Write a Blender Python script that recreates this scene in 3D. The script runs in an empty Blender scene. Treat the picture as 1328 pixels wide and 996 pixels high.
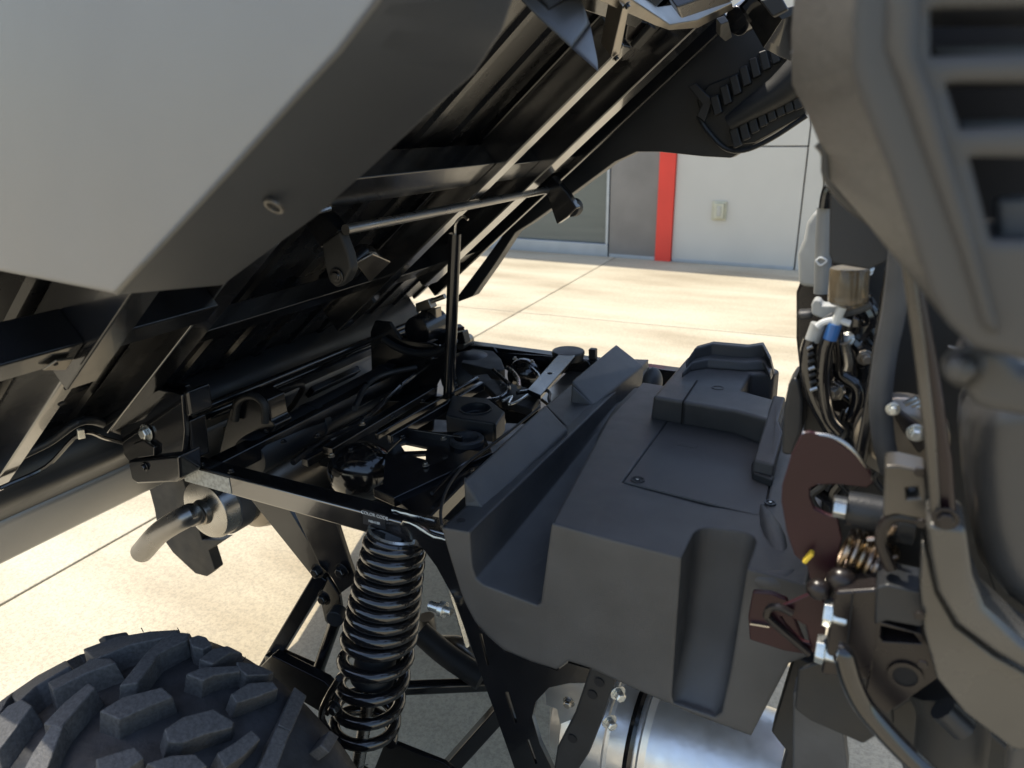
import bpy, bmesh, math, random
from mathutils import Vector, Matrix
random.seed(7)
S = bpy.context.scene
COL = S.collection
R_ = math.radians

# ------------------------------------------------------------------ camera
FPX, CX, CY = 928.5, 664.0, 498.0           # focal length and centre in photo pixels
ROLL, PD, XV, CAMH = 0.0192, 334.0, -1262.0, 1.40
def _axes():
    n = (math.sin(ROLL), math.cos(ROLL))
    hp = (-n[0]*PD, -n[1]*PD)
    t = XV-CX-hp[0]
    X = -Vector((XV-CX, hp[1]-math.tan(ROLL)*t, FPX)).normalized()
    Z = -Vector((n[0]*FPX*FPX/PD, n[1]*FPX*FPX/PD, FPX)).normalized()
    Y = Z.cross(X)
    X = Y.cross(Z)
    return X.normalized(), Y.normalized(), Z.normalized()
AX, AY, AZ = _axes()                         # world axes seen in camera space (x right, y down, z forward)
EYE = Vector((0, 0, CAMH))
cam = bpy.data.cameras.new('camera')
camo = bpy.data.objects.new('camera', cam); COL.objects.link(camo)
rx = Vector((AX.x, AY.x, AZ.x)); ry = -Vector((AX.y, AY.y, AZ.y)); rz = -Vector((AX.z, AY.z, AZ.z))
m = Matrix((rx, ry, rz)).transposed().to_4x4(); m.translation = EYE
camo.matrix_world = m
cam.sensor_width = 36; cam.lens = 36*FPX/1328
cam.clip_start = 0.02; cam.clip_end = 3000
cam.dof.use_dof = True; cam.dof.focus_distance = 1.35; cam.dof.aperture_fstop = 5.2
S.camera = camo

# ------------------------------------------------------------------ world and sun
SUN_EL, SUN_AZ = R_(64), R_(-68)             # azimuth from +Y (away from the camera) towards -X
W = bpy.data.worlds.new('World'); S.world = W; W.use_nodes = True
nt = W.node_tree; bgn = nt.nodes['Background']
sky = nt.nodes.new('ShaderNodeTexSky'); sky.sky_type = 'NISHITA'; sky.sun_disc = False
sky.sun_elevation = SUN_EL; sky.sun_rotation = SUN_AZ
sky.air_density = 1.2; sky.dust_density = 2.0
nt.links.new(sky.outputs[0], bgn.inputs[0]); bgn.inputs[1].default_value = 0.15
sd = Vector((math.sin(SUN_AZ)*math.cos(SUN_EL), math.cos(SUN_AZ)*math.cos(SUN_EL), math.sin(SUN_EL)))
sl = bpy.data.lights.new('sun', 'SUN'); sl.energy = 3.3; sl.angle = R_(0.53); sl.color = (1, .93, .80)
slo = bpy.data.objects.new('sun', sl); COL.objects.link(slo)
slo.rotation_euler = sd.to_track_quat('Z', 'Y').to_euler(); slo.location = (-6, 6, 12)
S.view_settings.view_transform = 'Standard'; S.view_settings.look = 'None'
S.view_settings.exposure = 0.93; S.view_settings.gamma = 1
try:
    S.view_settings.use_white_balance = True; S.view_settings.white_balance_temperature = 6650
except Exception: pass
S.render.engine = 'CYCLES'
S.cycles.max_bounces = 8; S.cycles.diffuse_bounces = 5; S.cycles.glossy_bounces = 5

# ------------------------------------------------------------------ pixel rays to places in the world
def ray(px, py):
    d = Vector((px-CX, py-CY, FPX))
    return Vector((AX.dot(d), AY.dot(d), AZ.dot(d)))
def P(px, py, x=None, y=None, z=None):
    d = ray(px, py)
    if x is not None: t = x/d.x
    elif y is not None: t = y/d.y
    else: t = (z-CAMH)/d.z
    return EYE + d*t
BA = R_(40)                                   # tilt of the dumped bed
HG = Vector((-1.197, 0, .865))                # hinge line
BU = Vector((math.cos(BA), 0, math.sin(BA))); BW = Vector((-math.sin(BA), 0, math.cos(BA)))
def bp(u, y, w): return HG + BU*u + BW*w + Vector((0, y, 0))
def B(px, py, w=None, y=None, u=None):
    d = ray(px, py); o = EYE-HG
    if w is not None: t = (w-o.dot(BW))/d.dot(BW)
    elif y is not None: t = (y-o.y)/d.y
    else: t = (u-o.dot(BU))/d.dot(BU)
    return EYE+d*t
def Ps(l, **k): return [P(a, b, **k) for a, b in l]
def Bs(l, **k): return [B(a, b, **k) for a, b in l]
VX, VY, VZ = Vector((1, 0, 0)), Vector((0, 1, 0)), Vector((0, 0, 1))

# ------------------------------------------------------------------ materials
MATS = {}
def mat(name, col, rough=.5, metal=0, var=.0, scale=8, bump=0, bscale=200, rvar=0, spec=.5, coat=0, col2=None, detail=4, trans=0, ior=1.45, edge=0):
    M = bpy.data.materials.new(name); M.use_nodes = True
    n = M.node_tree.nodes; l = M.node_tree.links; b = n['Principled BSDF']
    b.inputs['Roughness'].default_value = rough; b.inputs['Metallic'].default_value = metal
    b.inputs['Specular IOR Level'].default_value = spec; b.inputs['Coat Weight'].default_value = coat
    b.inputs['IOR'].default_value = ior
    if trans: b.inputs['Transmission Weight'].default_value = trans
    tc = n.new('ShaderNodeTexCoord')
    c2 = col2 if col2 else tuple(min(1, c*(1+var)) for c in col); c1 = tuple(c*(1-var) for c in col)
    nz = n.new('ShaderNodeTexNoise'); nz.inputs['Scale'].default_value = scale; nz.inputs['Detail'].default_value = detail
    l.new(tc.outputs['Object'], nz.inputs['Vector'])
    rp = n.new('ShaderNodeValToRGB'); rp.color_ramp.elements[0].position = .35; rp.color_ramp.elements[1].position = .65
    rp.color_ramp.elements[0].color = (*c1, 1); rp.color_ramp.elements[1].color = (*c2, 1)
    l.new(nz.outputs['Fac'], rp.inputs[0]); l.new(rp.outputs[0], b.inputs['Base Color'])
    if rvar:
        mr = n.new('ShaderNodeMapRange'); mr.inputs[3].default_value = max(.03, rough-rvar); mr.inputs[4].default_value = rough+rvar
        mr.inputs[1].default_value = .3; mr.inputs[2].default_value = .7
        nz2 = n.new('ShaderNodeTexNoise'); nz2.inputs['Scale'].default_value = scale*2.3; nz2.inputs['Detail'].default_value = 6
        l.new(tc.outputs['Object'], nz2.inputs['Vector']); l.new(nz2.outputs['Fac'], mr.inputs[0]); l.new(mr.outputs[0], b.inputs['Roughness'])
    if bump:
        nb = n.new('ShaderNodeTexNoise'); nb.inputs['Scale'].default_value = bscale; nb.inputs['Detail'].default_value = 3
        bm_ = n.new('ShaderNodeBump'); bm_.inputs['Strength'].default_value = bump; bm_.inputs['Distance'].default_value = .002
        l.new(tc.outputs['Object'], nb.inputs['Vector']); l.new(nb.outputs['Fac'], bm_.inputs['Height']); l.new(bm_.outputs[0], b.inputs['Normal'])
    if edge:                                  # worn-round moulded edges
        bv = n.new('ShaderNodeBevel'); bv.samples = 6; bv.inputs['Radius'].default_value = edge
        if bump: l.new(bv.outputs[0], bm_.inputs['Normal'])
        else: l.new(bv.outputs[0], b.inputs['Normal'])
    MATS[name] = M
    return M
mat('black_steel', (.007, .0075, .009), .2, 0, .25, 6, .04, 60, .06, coat=.15, ior=1.55)
mat('rail_steel', (.010, .010, .011), .16, 0, .25, 6, .03, 40, .05, coat=.6, ior=2.4)
mat('floor_black', (.006, .0065, .008), .28, 0, .25, 6, .04, 60, .06, ior=1.5)
mat('post_black', (.012, .005, .007), .3, 0, .2, 6)
mat('tube_grey', (.20, .21, .21), .45, 0, .1, 10)
mat('gloss_black', (.008, .008, .009), .12, 0, .2, 6, .03, 60, .04, coat=.35, ior=1.6)
mat('matte_black', (.014, .015, .016), .55, 0, .3, 9, .1, 200, .1)
mat('box_plastic', (.047, .049, .052), .34, 0, .14, 14, .45, 1500, .06, spec=.85, edge=.007)
mat('lid_plastic', (.044, .045, .048), .42, 0, .08, 5, .45, 1500, .06, spec=.8, edge=.003)
mat('dark_plastic', (.016, .018, .021), .4, 0, .2, 5, .2, 500, .08)
mat('flange_metal', (.10, .097, .09), .26, .5, .12, 8, .03, 60, .05, edge=.004)
mat('fender_grey_shaded', (.072, .076, .083), .33, .3, .05, 3, .15, 700, .05)  # fender grey darkened: the flange's shade is put into the colour
mat('fender_grey', (.215, .213, .208), .38, .35, .05, 3, .15, 700, .05, edge=.008)
mat('cab_grey', (.066, .066, .066), .34, .3, .06, 4, .15, 600, .05, edge=.008)
mat('cab_coarse', (.072, .068, .060), .45, 0, .35, 320, .35, 1100, .1, edge=.008)
mat('bracket_steel', (.085, .078, .068), .33, .45, .2, 10, .05, 60, .08)
mat('pipe_steel', (.24, .235, .23), .30, .9, .15, 9, .02, 60, .06)
mat('maroon', (.027, .008, .011), .38, .0, .15, 8, .04, 60, .06, spec=.35)
mat('bronze_steel', (.015, .012, .012), .3, .1, .2, 8, .05, 60, .08)
mat('bare_steel', (.42, .41, .39), .27, 1, .12, 12, .03, 80, .06)
mat('brown_steel', (.30, .27, .23), .34, .9, .18, 9, .04, 60, .07)
mat('zinc', (.62, .63, .60), .3, .9, .15, 40, .1, 90, .1)
mat('gold_zinc', (.42, .29, .13), .3, 1, .35, 60, .1, 90, .1, col2=(.40, .32, .28))
mat('heat_shield', (.80, .80, .79), .36, .8, .05, 25, .95, 16, .06)
mat('rubber', (.024, .025, .028), .6, 0, .35, 30, .35, 160, .1)
mat('rubber_block', (.066, .066, .067), .6, 0, .25, 220, .35, 320, .1, edge=.0025)
mat('rubber_green', (.03, .16, .10), .6, 0, .2, 30)
mat('white_plastic', (.55, .56, .53), .4, 0, .1, 30)
mat('grey_clip', (.36, .37, .36), .45, 0, .1, 30)
mat('amber_plastic', (.26, .21, .14), .15, 0, .2, 50, trans=.6)
mat('blue_plastic', (.04, .14, .38), .35, 0, .1, 20)
mat('yellow_paint', (.75, .52, .05), .5, 0, .1, 20)
mat('clear_label', (.40, .40, .36), .22, .1, .25, 120, .6, 60)
mat('label_black', (.018, .02, .024), .4, 0, .1)
mat('label_white', (.6, .62, .62), .5, 0, .05)
mat('red_panel', (.72, .055, .035), .45, 0, .05, 3)
mat('light_panel', (.50, .485, .44), .4, .1, .03, 2, .03, 30)
mat('dark_panel', (.20, .19, .18), .38, .3, .12, 2, .03, 30)
mat('door_white', (.66, .65, .60), .5, 0, .03, 2)
mat('frame_alu', (.40, .44, .48), .35, .6, .05, 6)
mat('outlet_cream', (.50, .48, .36), .45, 0, .08, 20)
mat('seam_black', (.006, .006, .007), .8)
mat('joint_dark', (.13, .12, .10), .95, 0, .3, 20)
mat('hose_grey', (.055, .058, .062), .5, 0, .15, 20, .1, 300)
def concrete():
    M = mat('concrete', (.50, .45, .34), .85); n = M.node_tree.nodes; l = M.node_tree.links; b = n['Principled BSDF']
    tc = n.new('ShaderNodeTexCoord')
    def nz(s, d): 
        q = n.new('ShaderNodeTexNoise'); q.inputs['Scale'].default_value = s; q.inputs['Detail'].default_value = d
        l.new(tc.outputs['Object'], q.inputs['Vector']); return q
    mp = n.new('ShaderNodeMapping'); mp.inputs['Scale'].default_value = (.6, 2.2, 1); l.new(tc.outputs['Object'], mp.inputs[0])
    A = nz(1.1, 8); l.new(mp.outputs[0], A.inputs['Vector'])
    D = nz(110, 5); E = nz(240, 2)
    r1 = n.new('ShaderNodeValToRGB'); e = r1.color_ramp.elements
    e[0].position = .33; e[0].color = (.305, .262, .185, 1); e[1].position = .62; e[1].color = (.45, .41, .315, 1)
    x = e.new(.47); x.color = (.39, .345, .255, 1)
    l.new(A.outputs['Fac'], r1.inputs[0])
    r2 = n.new('ShaderNodeValToRGB'); r2.color_ramp.elements[0].position = .36; r2.color_ramp.elements[0].color = (.83, .83, .83, 1)
    r2.color_ramp.elements[1].position = .58; r2.color_ramp.elements[1].color = (1.06, 1.05, 1.03, 1); l.new(D.outputs['Fac'], r2.inputs[0])
    r3 = n.new('ShaderNodeValToRGB'); r3.color_ramp.elements[0].position = .33; r3.color_ramp.elements[0].color = (.80, .79, .77, 1)
    r3.color_ramp.elements[1].position = .45; r3.color_ramp.elements[1].color = (1, 1, 1, 1); l.new(E.outputs['Fac'], r3.inputs[0])
    mx = n.new('ShaderNodeMix'); mx.data_type = 'RGBA'; mx.blend_type = 'MULTIPLY'; mx.inputs[0].default_value = 1
    l.new(r1.outputs[0], mx.inputs[6]); l.new(r2.outputs[0], mx.inputs[7])
    my = n.new('ShaderNodeMix'); my.data_type = 'RGBA'; my.blend_type = 'MULTIPLY'; my.inputs[0].default_value = 1
    l.new(mx.outputs[2], my.inputs[6]); l.new(r3.outputs[0], my.inputs[7]); l.new(my.outputs[2], b.inputs['Base Color'])
    bm_ = n.new('ShaderNodeBump'); bm_.inputs['Strength'].default_value = .3; bm_.inputs['Distance'].default_value = .002
    l.new(D.outputs['Fac'], bm_.inputs['Height']); l.new(bm_.outputs[0], b.inputs['Normal'])
concrete()
def glassmat():
    M = mat('window_glass', (.10, .12, .11), .03, 0, .0, spec=.9)
    return M
glassmat()

# ------------------------------------------------------------------ mesh building
ORG = {}                                      # world origin of each parent
class MB:
    def __init__(s): s.v = []; s.f = []
    def poly(s, pts, *faces):
        o = len(s.v); s.v += [Vector(p) for p in pts]; s.f += [tuple(i+o for i in f) for f in faces]; return s
    def prism(s, pts, vec):
        n = len(pts); vec = Vector(vec); pts = [Vector(p) for p in pts]
        return s.poly(pts+[p+vec for p in pts], tuple(range(n)), tuple(range(2*n-1, n-1, -1)), *[(i, i+n, (i+1) % n+n, (i+1) % n) for i in range(n)])
    def box(s, lo, hi):
        x0, y0, z0 = lo; x1, y1, z1 = hi
        return s.prism([(x0, y0, z0), (x1, y0, z0), (x1, y1, z0), (x0, y1, z0)], (0, 0, z1-z0))
    def bar(s, a, b, w, h, up=VZ):
        a = Vector(a); b = Vector(b); d = (b-a).normalized(); side = d.cross(Vector(up)).normalized(); u = side.cross(d)
        q = [a+side*(i*w/2)+u*(j*h/2) for i, j in ((-1, -1), (1, -1), (1, 1), (-1, 1))]
        return s.prism(q, b-a)
    def tube(s, pts, r, n=14, smooth=0, caps=True, prof=None):
        pts = [Vector(p) for p in pts]
        if smooth and len(pts) > 2: pts = cr(pts, smooth)
        N = len(pts); rr = r if isinstance(r, (list, tuple)) else [r]*N
        if len(rr) != N: rr = [rr[0]+(rr[-1]-rr[0])*i/(N-1) for i in range(N)]
        t = (pts[1]-pts[0]).normalized(); ref = VZ if abs(t.z) < .9 else VX
        a = t.cross(ref).normalized(); o = len(s.v)
        for i, p in enumerate(pts):
            tn = ((pts[min(i+1, N-1)]-pts[max(i-1, 0)])).normalized()
            a = (a-tn*a.dot(tn)).normalized(); b = tn.cross(a)
            for k in range(n):
                th = 2*math.pi*k/n; s.v.append(p+(a*math.cos(th)+b*math.sin(th))*rr[i])
        for i in range(N-1):
            for k in range(n):
                k2 = (k+1) % n; s.f.append((o+i*n+k, o+i*n+k2, o+(i+1)*n+k2, o+(i+1)*n+k))
        if caps: s.f.append(tuple(o+k for k in range(n-1, -1, -1))); s.f.append(tuple(o+(N-1)*n+k for k in range(n)))
        return s
    def lathe(s, a, axis, prof, n=24, hollow=False):
        a = Vector(a); ax = Vector(axis).normalized(); ref = VZ if abs(ax.z) < .9 else VX
        e = ax.cross(ref).normalized(); g = ax.cross(e); o = len(s.v); N = len(prof)
        for (t, r) in prof:
            for k in range(n):
                th = 2*math.pi*k/n; s.v.append(a+ax*t+(e*math.cos(th)+g*math.sin(th))*r)
        for i in range(N-1):
            for k in range(n):
                k2 = (k+1) % n; s.f.append((o+i*n+k, o+i*n+k2, o+(i+1)*n+k2, o+(i+1)*n+k))
        if not hollow: s.f.append(tuple(o+k for k in range(n-1, -1, -1))); s.f.append(tuple(o+(N-1)*n+k for k in range(n)))
        return s
    def loft(s, A, Bq, th=None):
        A = [Vector(p) for p in A]; Bq = [Vector(p) for p in Bq]; n = len(A)
        if th is None: return s.poly(A+Bq, *[(i, i+1, n+i+1, n+i) for i in range(n-1)])
        th = Vector(th); C_ = [p+th for p in A]; D_ = [p+th for p in Bq]
        f = []
        for i in range(n-1):
            f += [(i, i+1, n+i+1, n+i), (2*n+i+1, 2*n+i, 3*n+i, 3*n+i+1), (i+1, i, 2*n+i, 2*n+i+1), (n+i, n+i+1, 3*n+i+1, 3*n+i)]
        f += [(0, n, 3*n, 2*n), (2*n-1, n-1, 3*n-1, 4*n-1)]
        return s.poly(A+Bq+C_+D_, *f)
    def ell(s, c, r, rot=None, n=20, m_=12):
        c = Vector(c); o = len(s.v)
        for i in range(m_+1):
            ph = math.pi*i/m_
            for k in range(n):
                th = 2*math.pi*k/n; v = Vector((math.sin(ph)*math.cos(th)*r[0], math.sin(ph)*math.sin(th)*r[1], math.cos(ph)*r[2]))
                if rot: v = rot @ v
                s.v.append(c+v)
        for i in range(m_):
            for k in range(n):
                k2 = (k+1) % n; s.f.append((o+i*n+k, o+(i+1)*n+k, o+(i+1)*n+k2, o+i*n+k2))
        return s
    def build(s, name, m, parent=None, bevel=0, seg=2, sharp=35, cut=None, label=None, kind=None, solid=0, clamp=True):
        lo = [min(v[i] for v in s.v) for i in range(3)]; hi = [max(v[i] for v in s.v) for i in range(3)]
        c = Vector([(a+b)/2 for a, b in zip(lo, hi)])
        me = bpy.data.meshes.new(name); me.from_pydata([v-c for v in s.v], [], s.f)
        bm = bmesh.new(); bm.from_mesh(me); bmesh.ops.remove_doubles(bm, verts=bm.verts, dist=1e-6)
        bmesh.ops.recalc_face_normals(bm, faces=bm.faces); bm.to_mesh(me); bm.free()
        me.materials.append(MATS[m])
        for p in me.polygons: p.use_smooth = True
        o = bpy.data.objects.new(name, me); COL.objects.link(o)
        o.location = c
        if cut:
            cme = bpy.data.meshes.new('cut'); cme.from_pydata([v-c for v in cut.v], [], cut.f)
            bm = bmesh.new(); bm.from_mesh(cme); bmesh.ops.recalc_face_normals(bm, faces=bm.faces); bm.to_mesh(cme); bm.free()
            co = bpy.data.objects.new('cut', cme); COL.objects.link(co); co.location = c
            bo = o.modifiers.new('b', 'BOOLEAN'); bo.operation = 'DIFFERENCE'; bo.object = co; bo.solver = 'EXACT'
            try: bo.use_self = True
            except Exception: pass
            bpy.context.view_layer.update()
            dg = bpy.context.evaluated_depsgraph_get()
            nm = bpy.data.meshes.new_from_object(o.evaluated_get(dg)); o.modifiers.clear(); o.data = nm; nm.name = name
            bpy.data.objects.remove(co, do_unlink=True); bpy.data.meshes.remove(cme)
            bm = bmesh.new(); bm.from_mesh(nm); bmesh.ops.remove_doubles(bm, verts=bm.verts, dist=.0008)
            bm.to_mesh(nm); bm.free()
            for p in nm.polygons: p.use_smooth = True
            me = nm
        if solid:
            sm = o.modifiers.new('thickness', 'SOLIDIFY'); sm.thickness = solid; sm.offset = 0
        if bevel:
            b = o.modifiers.new('bevel', 'BEVEL'); b.width = bevel; b.segments = seg; b.limit_method = 'ANGLE'; b.angle_limit = R_(28)
            b.harden_normals = True; b.use_clamp_overlap = clamp
        if not bevel: me.set_sharp_from_angle(angle=R_(sharp))
        ORG[o.name] = c
        if parent:
            o.parent = parent; o.location = c-ORG[parent.name]
        if label: o['label'] = label
        if kind: o['kind'] = kind
        return o
def cr(p, k):
    q = [p[0]*2-p[1]]+p+[p[-1]*2-p[-2]]; out = []
    for i in range(1, len(q)-2):
        a, b, c, d = q[i-1], q[i], q[i+1], q[i+2]
        for j in range(k):
            t = j/k; out.append(.5*((2*b)+(c-a)*t+(2*a-5*b+4*c-d)*t*t+(-a+3*b-3*c+d)*t**3))
    out.append(p[-1]); return out
def empty(name, loc, parent=None):
    o = bpy.data.objects.new(name, None); COL.objects.link(o); loc = Vector(loc); o.empty_display_size = .1
    ORG[o.name] = loc; o.location = loc
    if parent: o.parent = parent; o.location = loc-ORG[parent.name]
    return o
def tag(o, label, cat, group=None):
    o['label'] = label; o['category'] = cat
    if group: o['group'] = group
    return o
def text(body, size, m, parent, loc, xdir, up, name='lettering'):
    cu = bpy.data.curves.new(name, 'FONT'); cu.body = body; cu.size = size; cu.extrude = .0003; cu.align_x = 'CENTER'; cu.align_y = 'CENTER'
    t = bpy.data.objects.new('t', cu); COL.objects.link(t); bpy.context.view_layer.update()
    me = bpy.data.meshes.new_from_object(t.evaluated_get(bpy.context.evaluated_depsgraph_get()))
    bpy.data.objects.remove(t, do_unlink=True); bpy.data.curves.remove(cu)
    x = Vector(xdir).normalized(); z = x.cross(Vector(up)).normalized(); y = z.cross(x)
    Mx = Matrix((x, y, z)).transposed().to_4x4(); me.transform(Mx); me.materials.clear(); me.materials.append(MATS[m])
    o = bpy.data.objects.new(name, me); COL.objects.link(o); o.parent = parent; o.location = Vector(loc)-ORG[parent.name]
    return o
def bolt(parent, c, d, r=.009, h=.008, m='zinc', washer=True, name='bolt'):
    c = Vector(c); d = Vector(d).normalized(); b = MB()
    if washer: b.lathe(c, d, [(0, r*1.5), (.002, r*1.5)], 18)
    b.lathe(c+d*.002, d, [(0, r), (h*.8, r), (h, r*.8)], 6)
    return b.build(name, m, parent, bevel=.0008, seg=1)

# ================================================================== THE SETTING
g = MB().poly([(-400, -400, -.03), (400, -400, -.03), (400, 600, -.03), (-400, 600, -.03)], (0, 1, 2, 3)).build('ground', 'joint_dark'); g['kind'] = 'structure'
pv = empty('concrete_paving', (0, 0, 0)); pv['kind'] = 'structure'
ya = R_(2.4); ex = Vector((math.cos(ya), math.sin(ya), 0)); ey = Vector((-math.sin(ya), math.cos(ya), 0))
O = Vector((-2.50, 5.0, 0)); GX, GY, gap = 3.6, 5.3, .0055
slab_me = None
for i in range(-4, 4):
    for j in range(-5, 2):
        c = O+ex*((i+.5)*GX)+ey*((j+.5)*GY)
        if slab_me is None:
            o = MB().prism([ex*(a*(GX/2-gap))+ey*(b*(GY/2-gap)) for a, b in ((-1, -1), (1, -1), (1, 1), (-1, 1))], (0, 0, -.025)).build('concrete_slab', 'concrete', None, bevel=.004)
            slab_me = o.data; o.parent = pv; o.location = c+Vector((0, 0, -.0125))
            first = o
        else:
            o = first.copy(); COL.objects.link(o); o.parent = pv; o.location = c+Vector((0, 0, -.0125))
# concrete beyond the slabs the photo shows
apron = MB().poly([(-300, -300, -.016), (300, -300, -.016), (300, 300, -.016), (-300, 300, -.016)], (0, 1, 2, 3)).build('pavement', 'concrete'); apron['kind'] = 'structure'
apron.location.z = -.022

# ---- shop building
bo_ = P(858, 338, z=0); bx = (P(1030, 348, z=0)-P(670, 322, z=0)); bx.z = 0; bx.normalize(); by = Vector((-bx.y, bx.x, 0))
def bcoord(px, py=None):                      # distance along the facade of a pixel column at its foot
    d = ray(px, 338 if py is None else py); t = by.dot(bo_-EYE)/by.dot(d); p = EYE+d*t
    return (p-bo_).dot(bx), p.z
def BP(s, d, z): return bo_+bx*s+by*d+VZ*z
bld = empty('shop_building', BP(0, 0, 0)); tag(bld, 'pale panelled shop building with a red vertical strip and glass front, behind the vehicle', 'building')
s_w = bcoord(789, 330)[0]; s_d1 = bcoord(850, 337)[0]; s_r1 = bcoord(870, 339)[0]; s_l1 = bcoord(1030, 347)[0]
HT = 3.0
def panel(s0, s1, z0, z1, d0, d1, m, name, label=None, bev=.003):
    return MB().prism([BP(s0, d0, z0), BP(s1, d0, z0), BP(s1, d1, z0), BP(s0, d1, z0)], VZ*(z1-z0)).build(name, m, bld, bevel=bev, label=label)
panel(-14, 9, -.01, HT, .12, .4, 'joint_dark', 'wall')
panel(-14.1, 9.1, HT, HT+.12, -.04, .5, 'frame_alu', 'parapet')
zs = bcoord(960, 190)[1]
panel(s_w+.004, s_d1-.004, .0, HT-.01, .0, .11, 'dark_panel', 'wall_panel', 'dark grey metal wall panel')
panel(s_d1, s_r1, .0, HT-.01, -.03, .112, 'red_panel', 'wall_strip', 'red vertical strip')
panel(s_r1+.004, s_l1-.006, .0, zs-.006, .0, .11, 'light_panel', 'wall_panel')
panel(s_r1+.004, s_l1-.006, zs+.006, HT-.01, .0, .11, 'light_panel', 'wall_panel')
panel(s_l1+.006, s_l1+.17, 0, HT-.01, .01, .11, 'light_panel', 'wall_panel')
# door further right
sdr = s_l1+.19
dr = panel(sdr+.07, sdr+1.05, .02, 2.25, .04, .1, 'door_white', 'door', 'white steel door')
panel(sdr, sdr+.065, 0, 2.32, -.01, .112, 'door_white', 'door_frame'); panel(sdr+1.055, sdr+1.12, 0, 2.32, -.01, .112, 'door_white', 'door_frame')
panel(sdr, sdr+1.12, 2.322, HT-.01, 0, .11, 'light_panel', 'wall_panel')
for k in range(4): panel(sdr+1.13+k*1.6, sdr+2.72+k*1.6, 0, HT-.01, 0, .11, 'light_panel', 'wall_panel')
panel(-14, s_w-3.66, 0, HT-.01, 0, .11, 'light_panel', 'wall_panel')
# shop window
for (a, b) in ((s_w-1.8, s_w-.01), (s_w-3.64, s_w-1.84)):
    wn = panel(a+.05, b-.035, .14, 2.5, .06, .075, 'window_glass', 'window_pane', bev=0)
    for q in ((a, b, 0, .135), (a, b, 2.502, 2.6)): panel(q[0], q[1], q[2], q[3], -.005, .1, 'frame_alu', 'window_frame')
    for q in ((a, a+.045), (b-.03, b)): panel(q[0], q[1], .137, 2.5, -.004, .099, 'frame_alu', 'window_frame')
panel(s_w-3.64, s_w-.01, 2.61, HT-.01, 0, .11, 'dark_panel', 'wall_panel')
panel(s_r1+.01, s_l1-.01, 0, .035, -.006, -.001, 'frame_alu', 'skirting'); panel(s_w+.01, s_d1-.01, 0, .035, -.006, -.001, 'frame_alu', 'skirting')
# weatherproof outlet
so, zo = bcoord(933, 273)
ob = empty('wall_outlet', BP(so, 0, zo)); ob['category']='outlet'; tag(ob, 'small cream weatherproof outlet box on the pale wall right of the red strip', 'outlet')
def obx(s0, s1, z0, z1, d0, d1, m, name, **k): return MB().prism([BP(so+s0, d0, zo+z0), BP(so+s1, d0, zo+z0), BP(so+s1, d1, zo+z0), BP(so+s0, d1, zo+z0)], VZ*(z1-z0)).build(name, m, ob, bevel=.006, **k)
obx(-.075, .075, -.095, .095, -.02, -.001, 'outlet_cream', 'back_plate'); obx(-.045, .055, -.075, .075, -.06, -.021, 'outlet_cream', 'cover')
obx(-.012, .03, -.05, .05, -.068, -.0605, 'clear_label', 'lid_window')

# ================================================================== THE VEHICLE
V = empty('utility_vehicle', (-.4, 1.2, 0))
tag(V, 'black and grey utility vehicle on concrete with its dump bed tilted up', 'utility vehicle')
def part(name, loc): return empty(name, loc, V)

# ------------------------------------------------------------------ rear frame
FR = part('rear_frame', (-.8, 1.25, .75))
NY, ZT = .822, .80
xl = P(234, 596, y=NY).x; xr = P(585, 690, y=NY).x
MB().box((xl, NY, ZT-.042), (xr, NY+.04, ZT)).build('side_rail', 'rail_steel', FR, bevel=.005, seg=3)
FY = 1.74
MB().box((-1.42, FY, ZT-.05), (-.35, FY+.04, ZT)).build('side_rail', 'black_steel', FR, bevel=.005)
MB().box((xl+.02, NY+.041, ZT-.045), (xl+.06, FY-.001, ZT-.005)).build('cross_tube', 'black_steel', FR, bevel=.004)
# flat top sheet strips around the opening
def zplate(name, px, z, th=.006, m='black_steel', bev=.002, cut=None, par=None, **k):
    c = None
    if cut:
        c = MB()
        for q in cut: c.prism([p+VZ*.02 for p in Ps(q, z=z)], (0, 0, -.06))
    return MB().prism(Ps(px, z=z), (0, 0, -th)).build(name, m, par or FR, bevel=bev, cut=c, **k)
def yplate(name, px, y, th=.006, m='black_steel', bev=.002, cut=None, par=None, **k):
    c = None
    if cut:
        c = MB()
        for q in cut: c.prism([p-VY*.03 for p in Ps(q, y=y)], (0, .03+th+.03, 0))
    return MB().prism(Ps(px, y=y), (0, th, 0)).build(name, m, par or FR, bevel=bev, cut=c, **k)
# inner near gusset floor with see-through slots
zplate('floor_plate', [(500, 590), (528, 562), (625, 558), (640, 590), (560, 640), (496, 634)], ZT-.012, .006,
       cut=[[(519, 576), (526, 574), (555, 580), (553, 584), (525, 585)], [(531, 590), (552, 588.5), (552, 596)]])
MB().prism(Ps([(483, 632), (608, 583), (640, 586), (512, 645)], z=ZT+.004), (0, 0, -.02)).build('cross_plate', 'black_steel', FR, bevel=.003)
# inner corner channel next to the plastics
MB().prism(Ps([(512, 645), (640, 586), (690, 540), (700, 548), (600, 628), (560, 668), (540, 668)], z=ZT-.004), (0, 0, -.03)).build('inner_channel', 'black_steel', FR, bevel=.003)
# weld bead along the upper rail
wp = [P(509+i*6.2, 661.5+i*1.55+random.uniform(-.5, .5), z=ZT+.001) for i in range(10)]
MB().tube(wp, [.0035]*len(wp), 8).build('weld_bead', 'bare_steel', FR)
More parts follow.
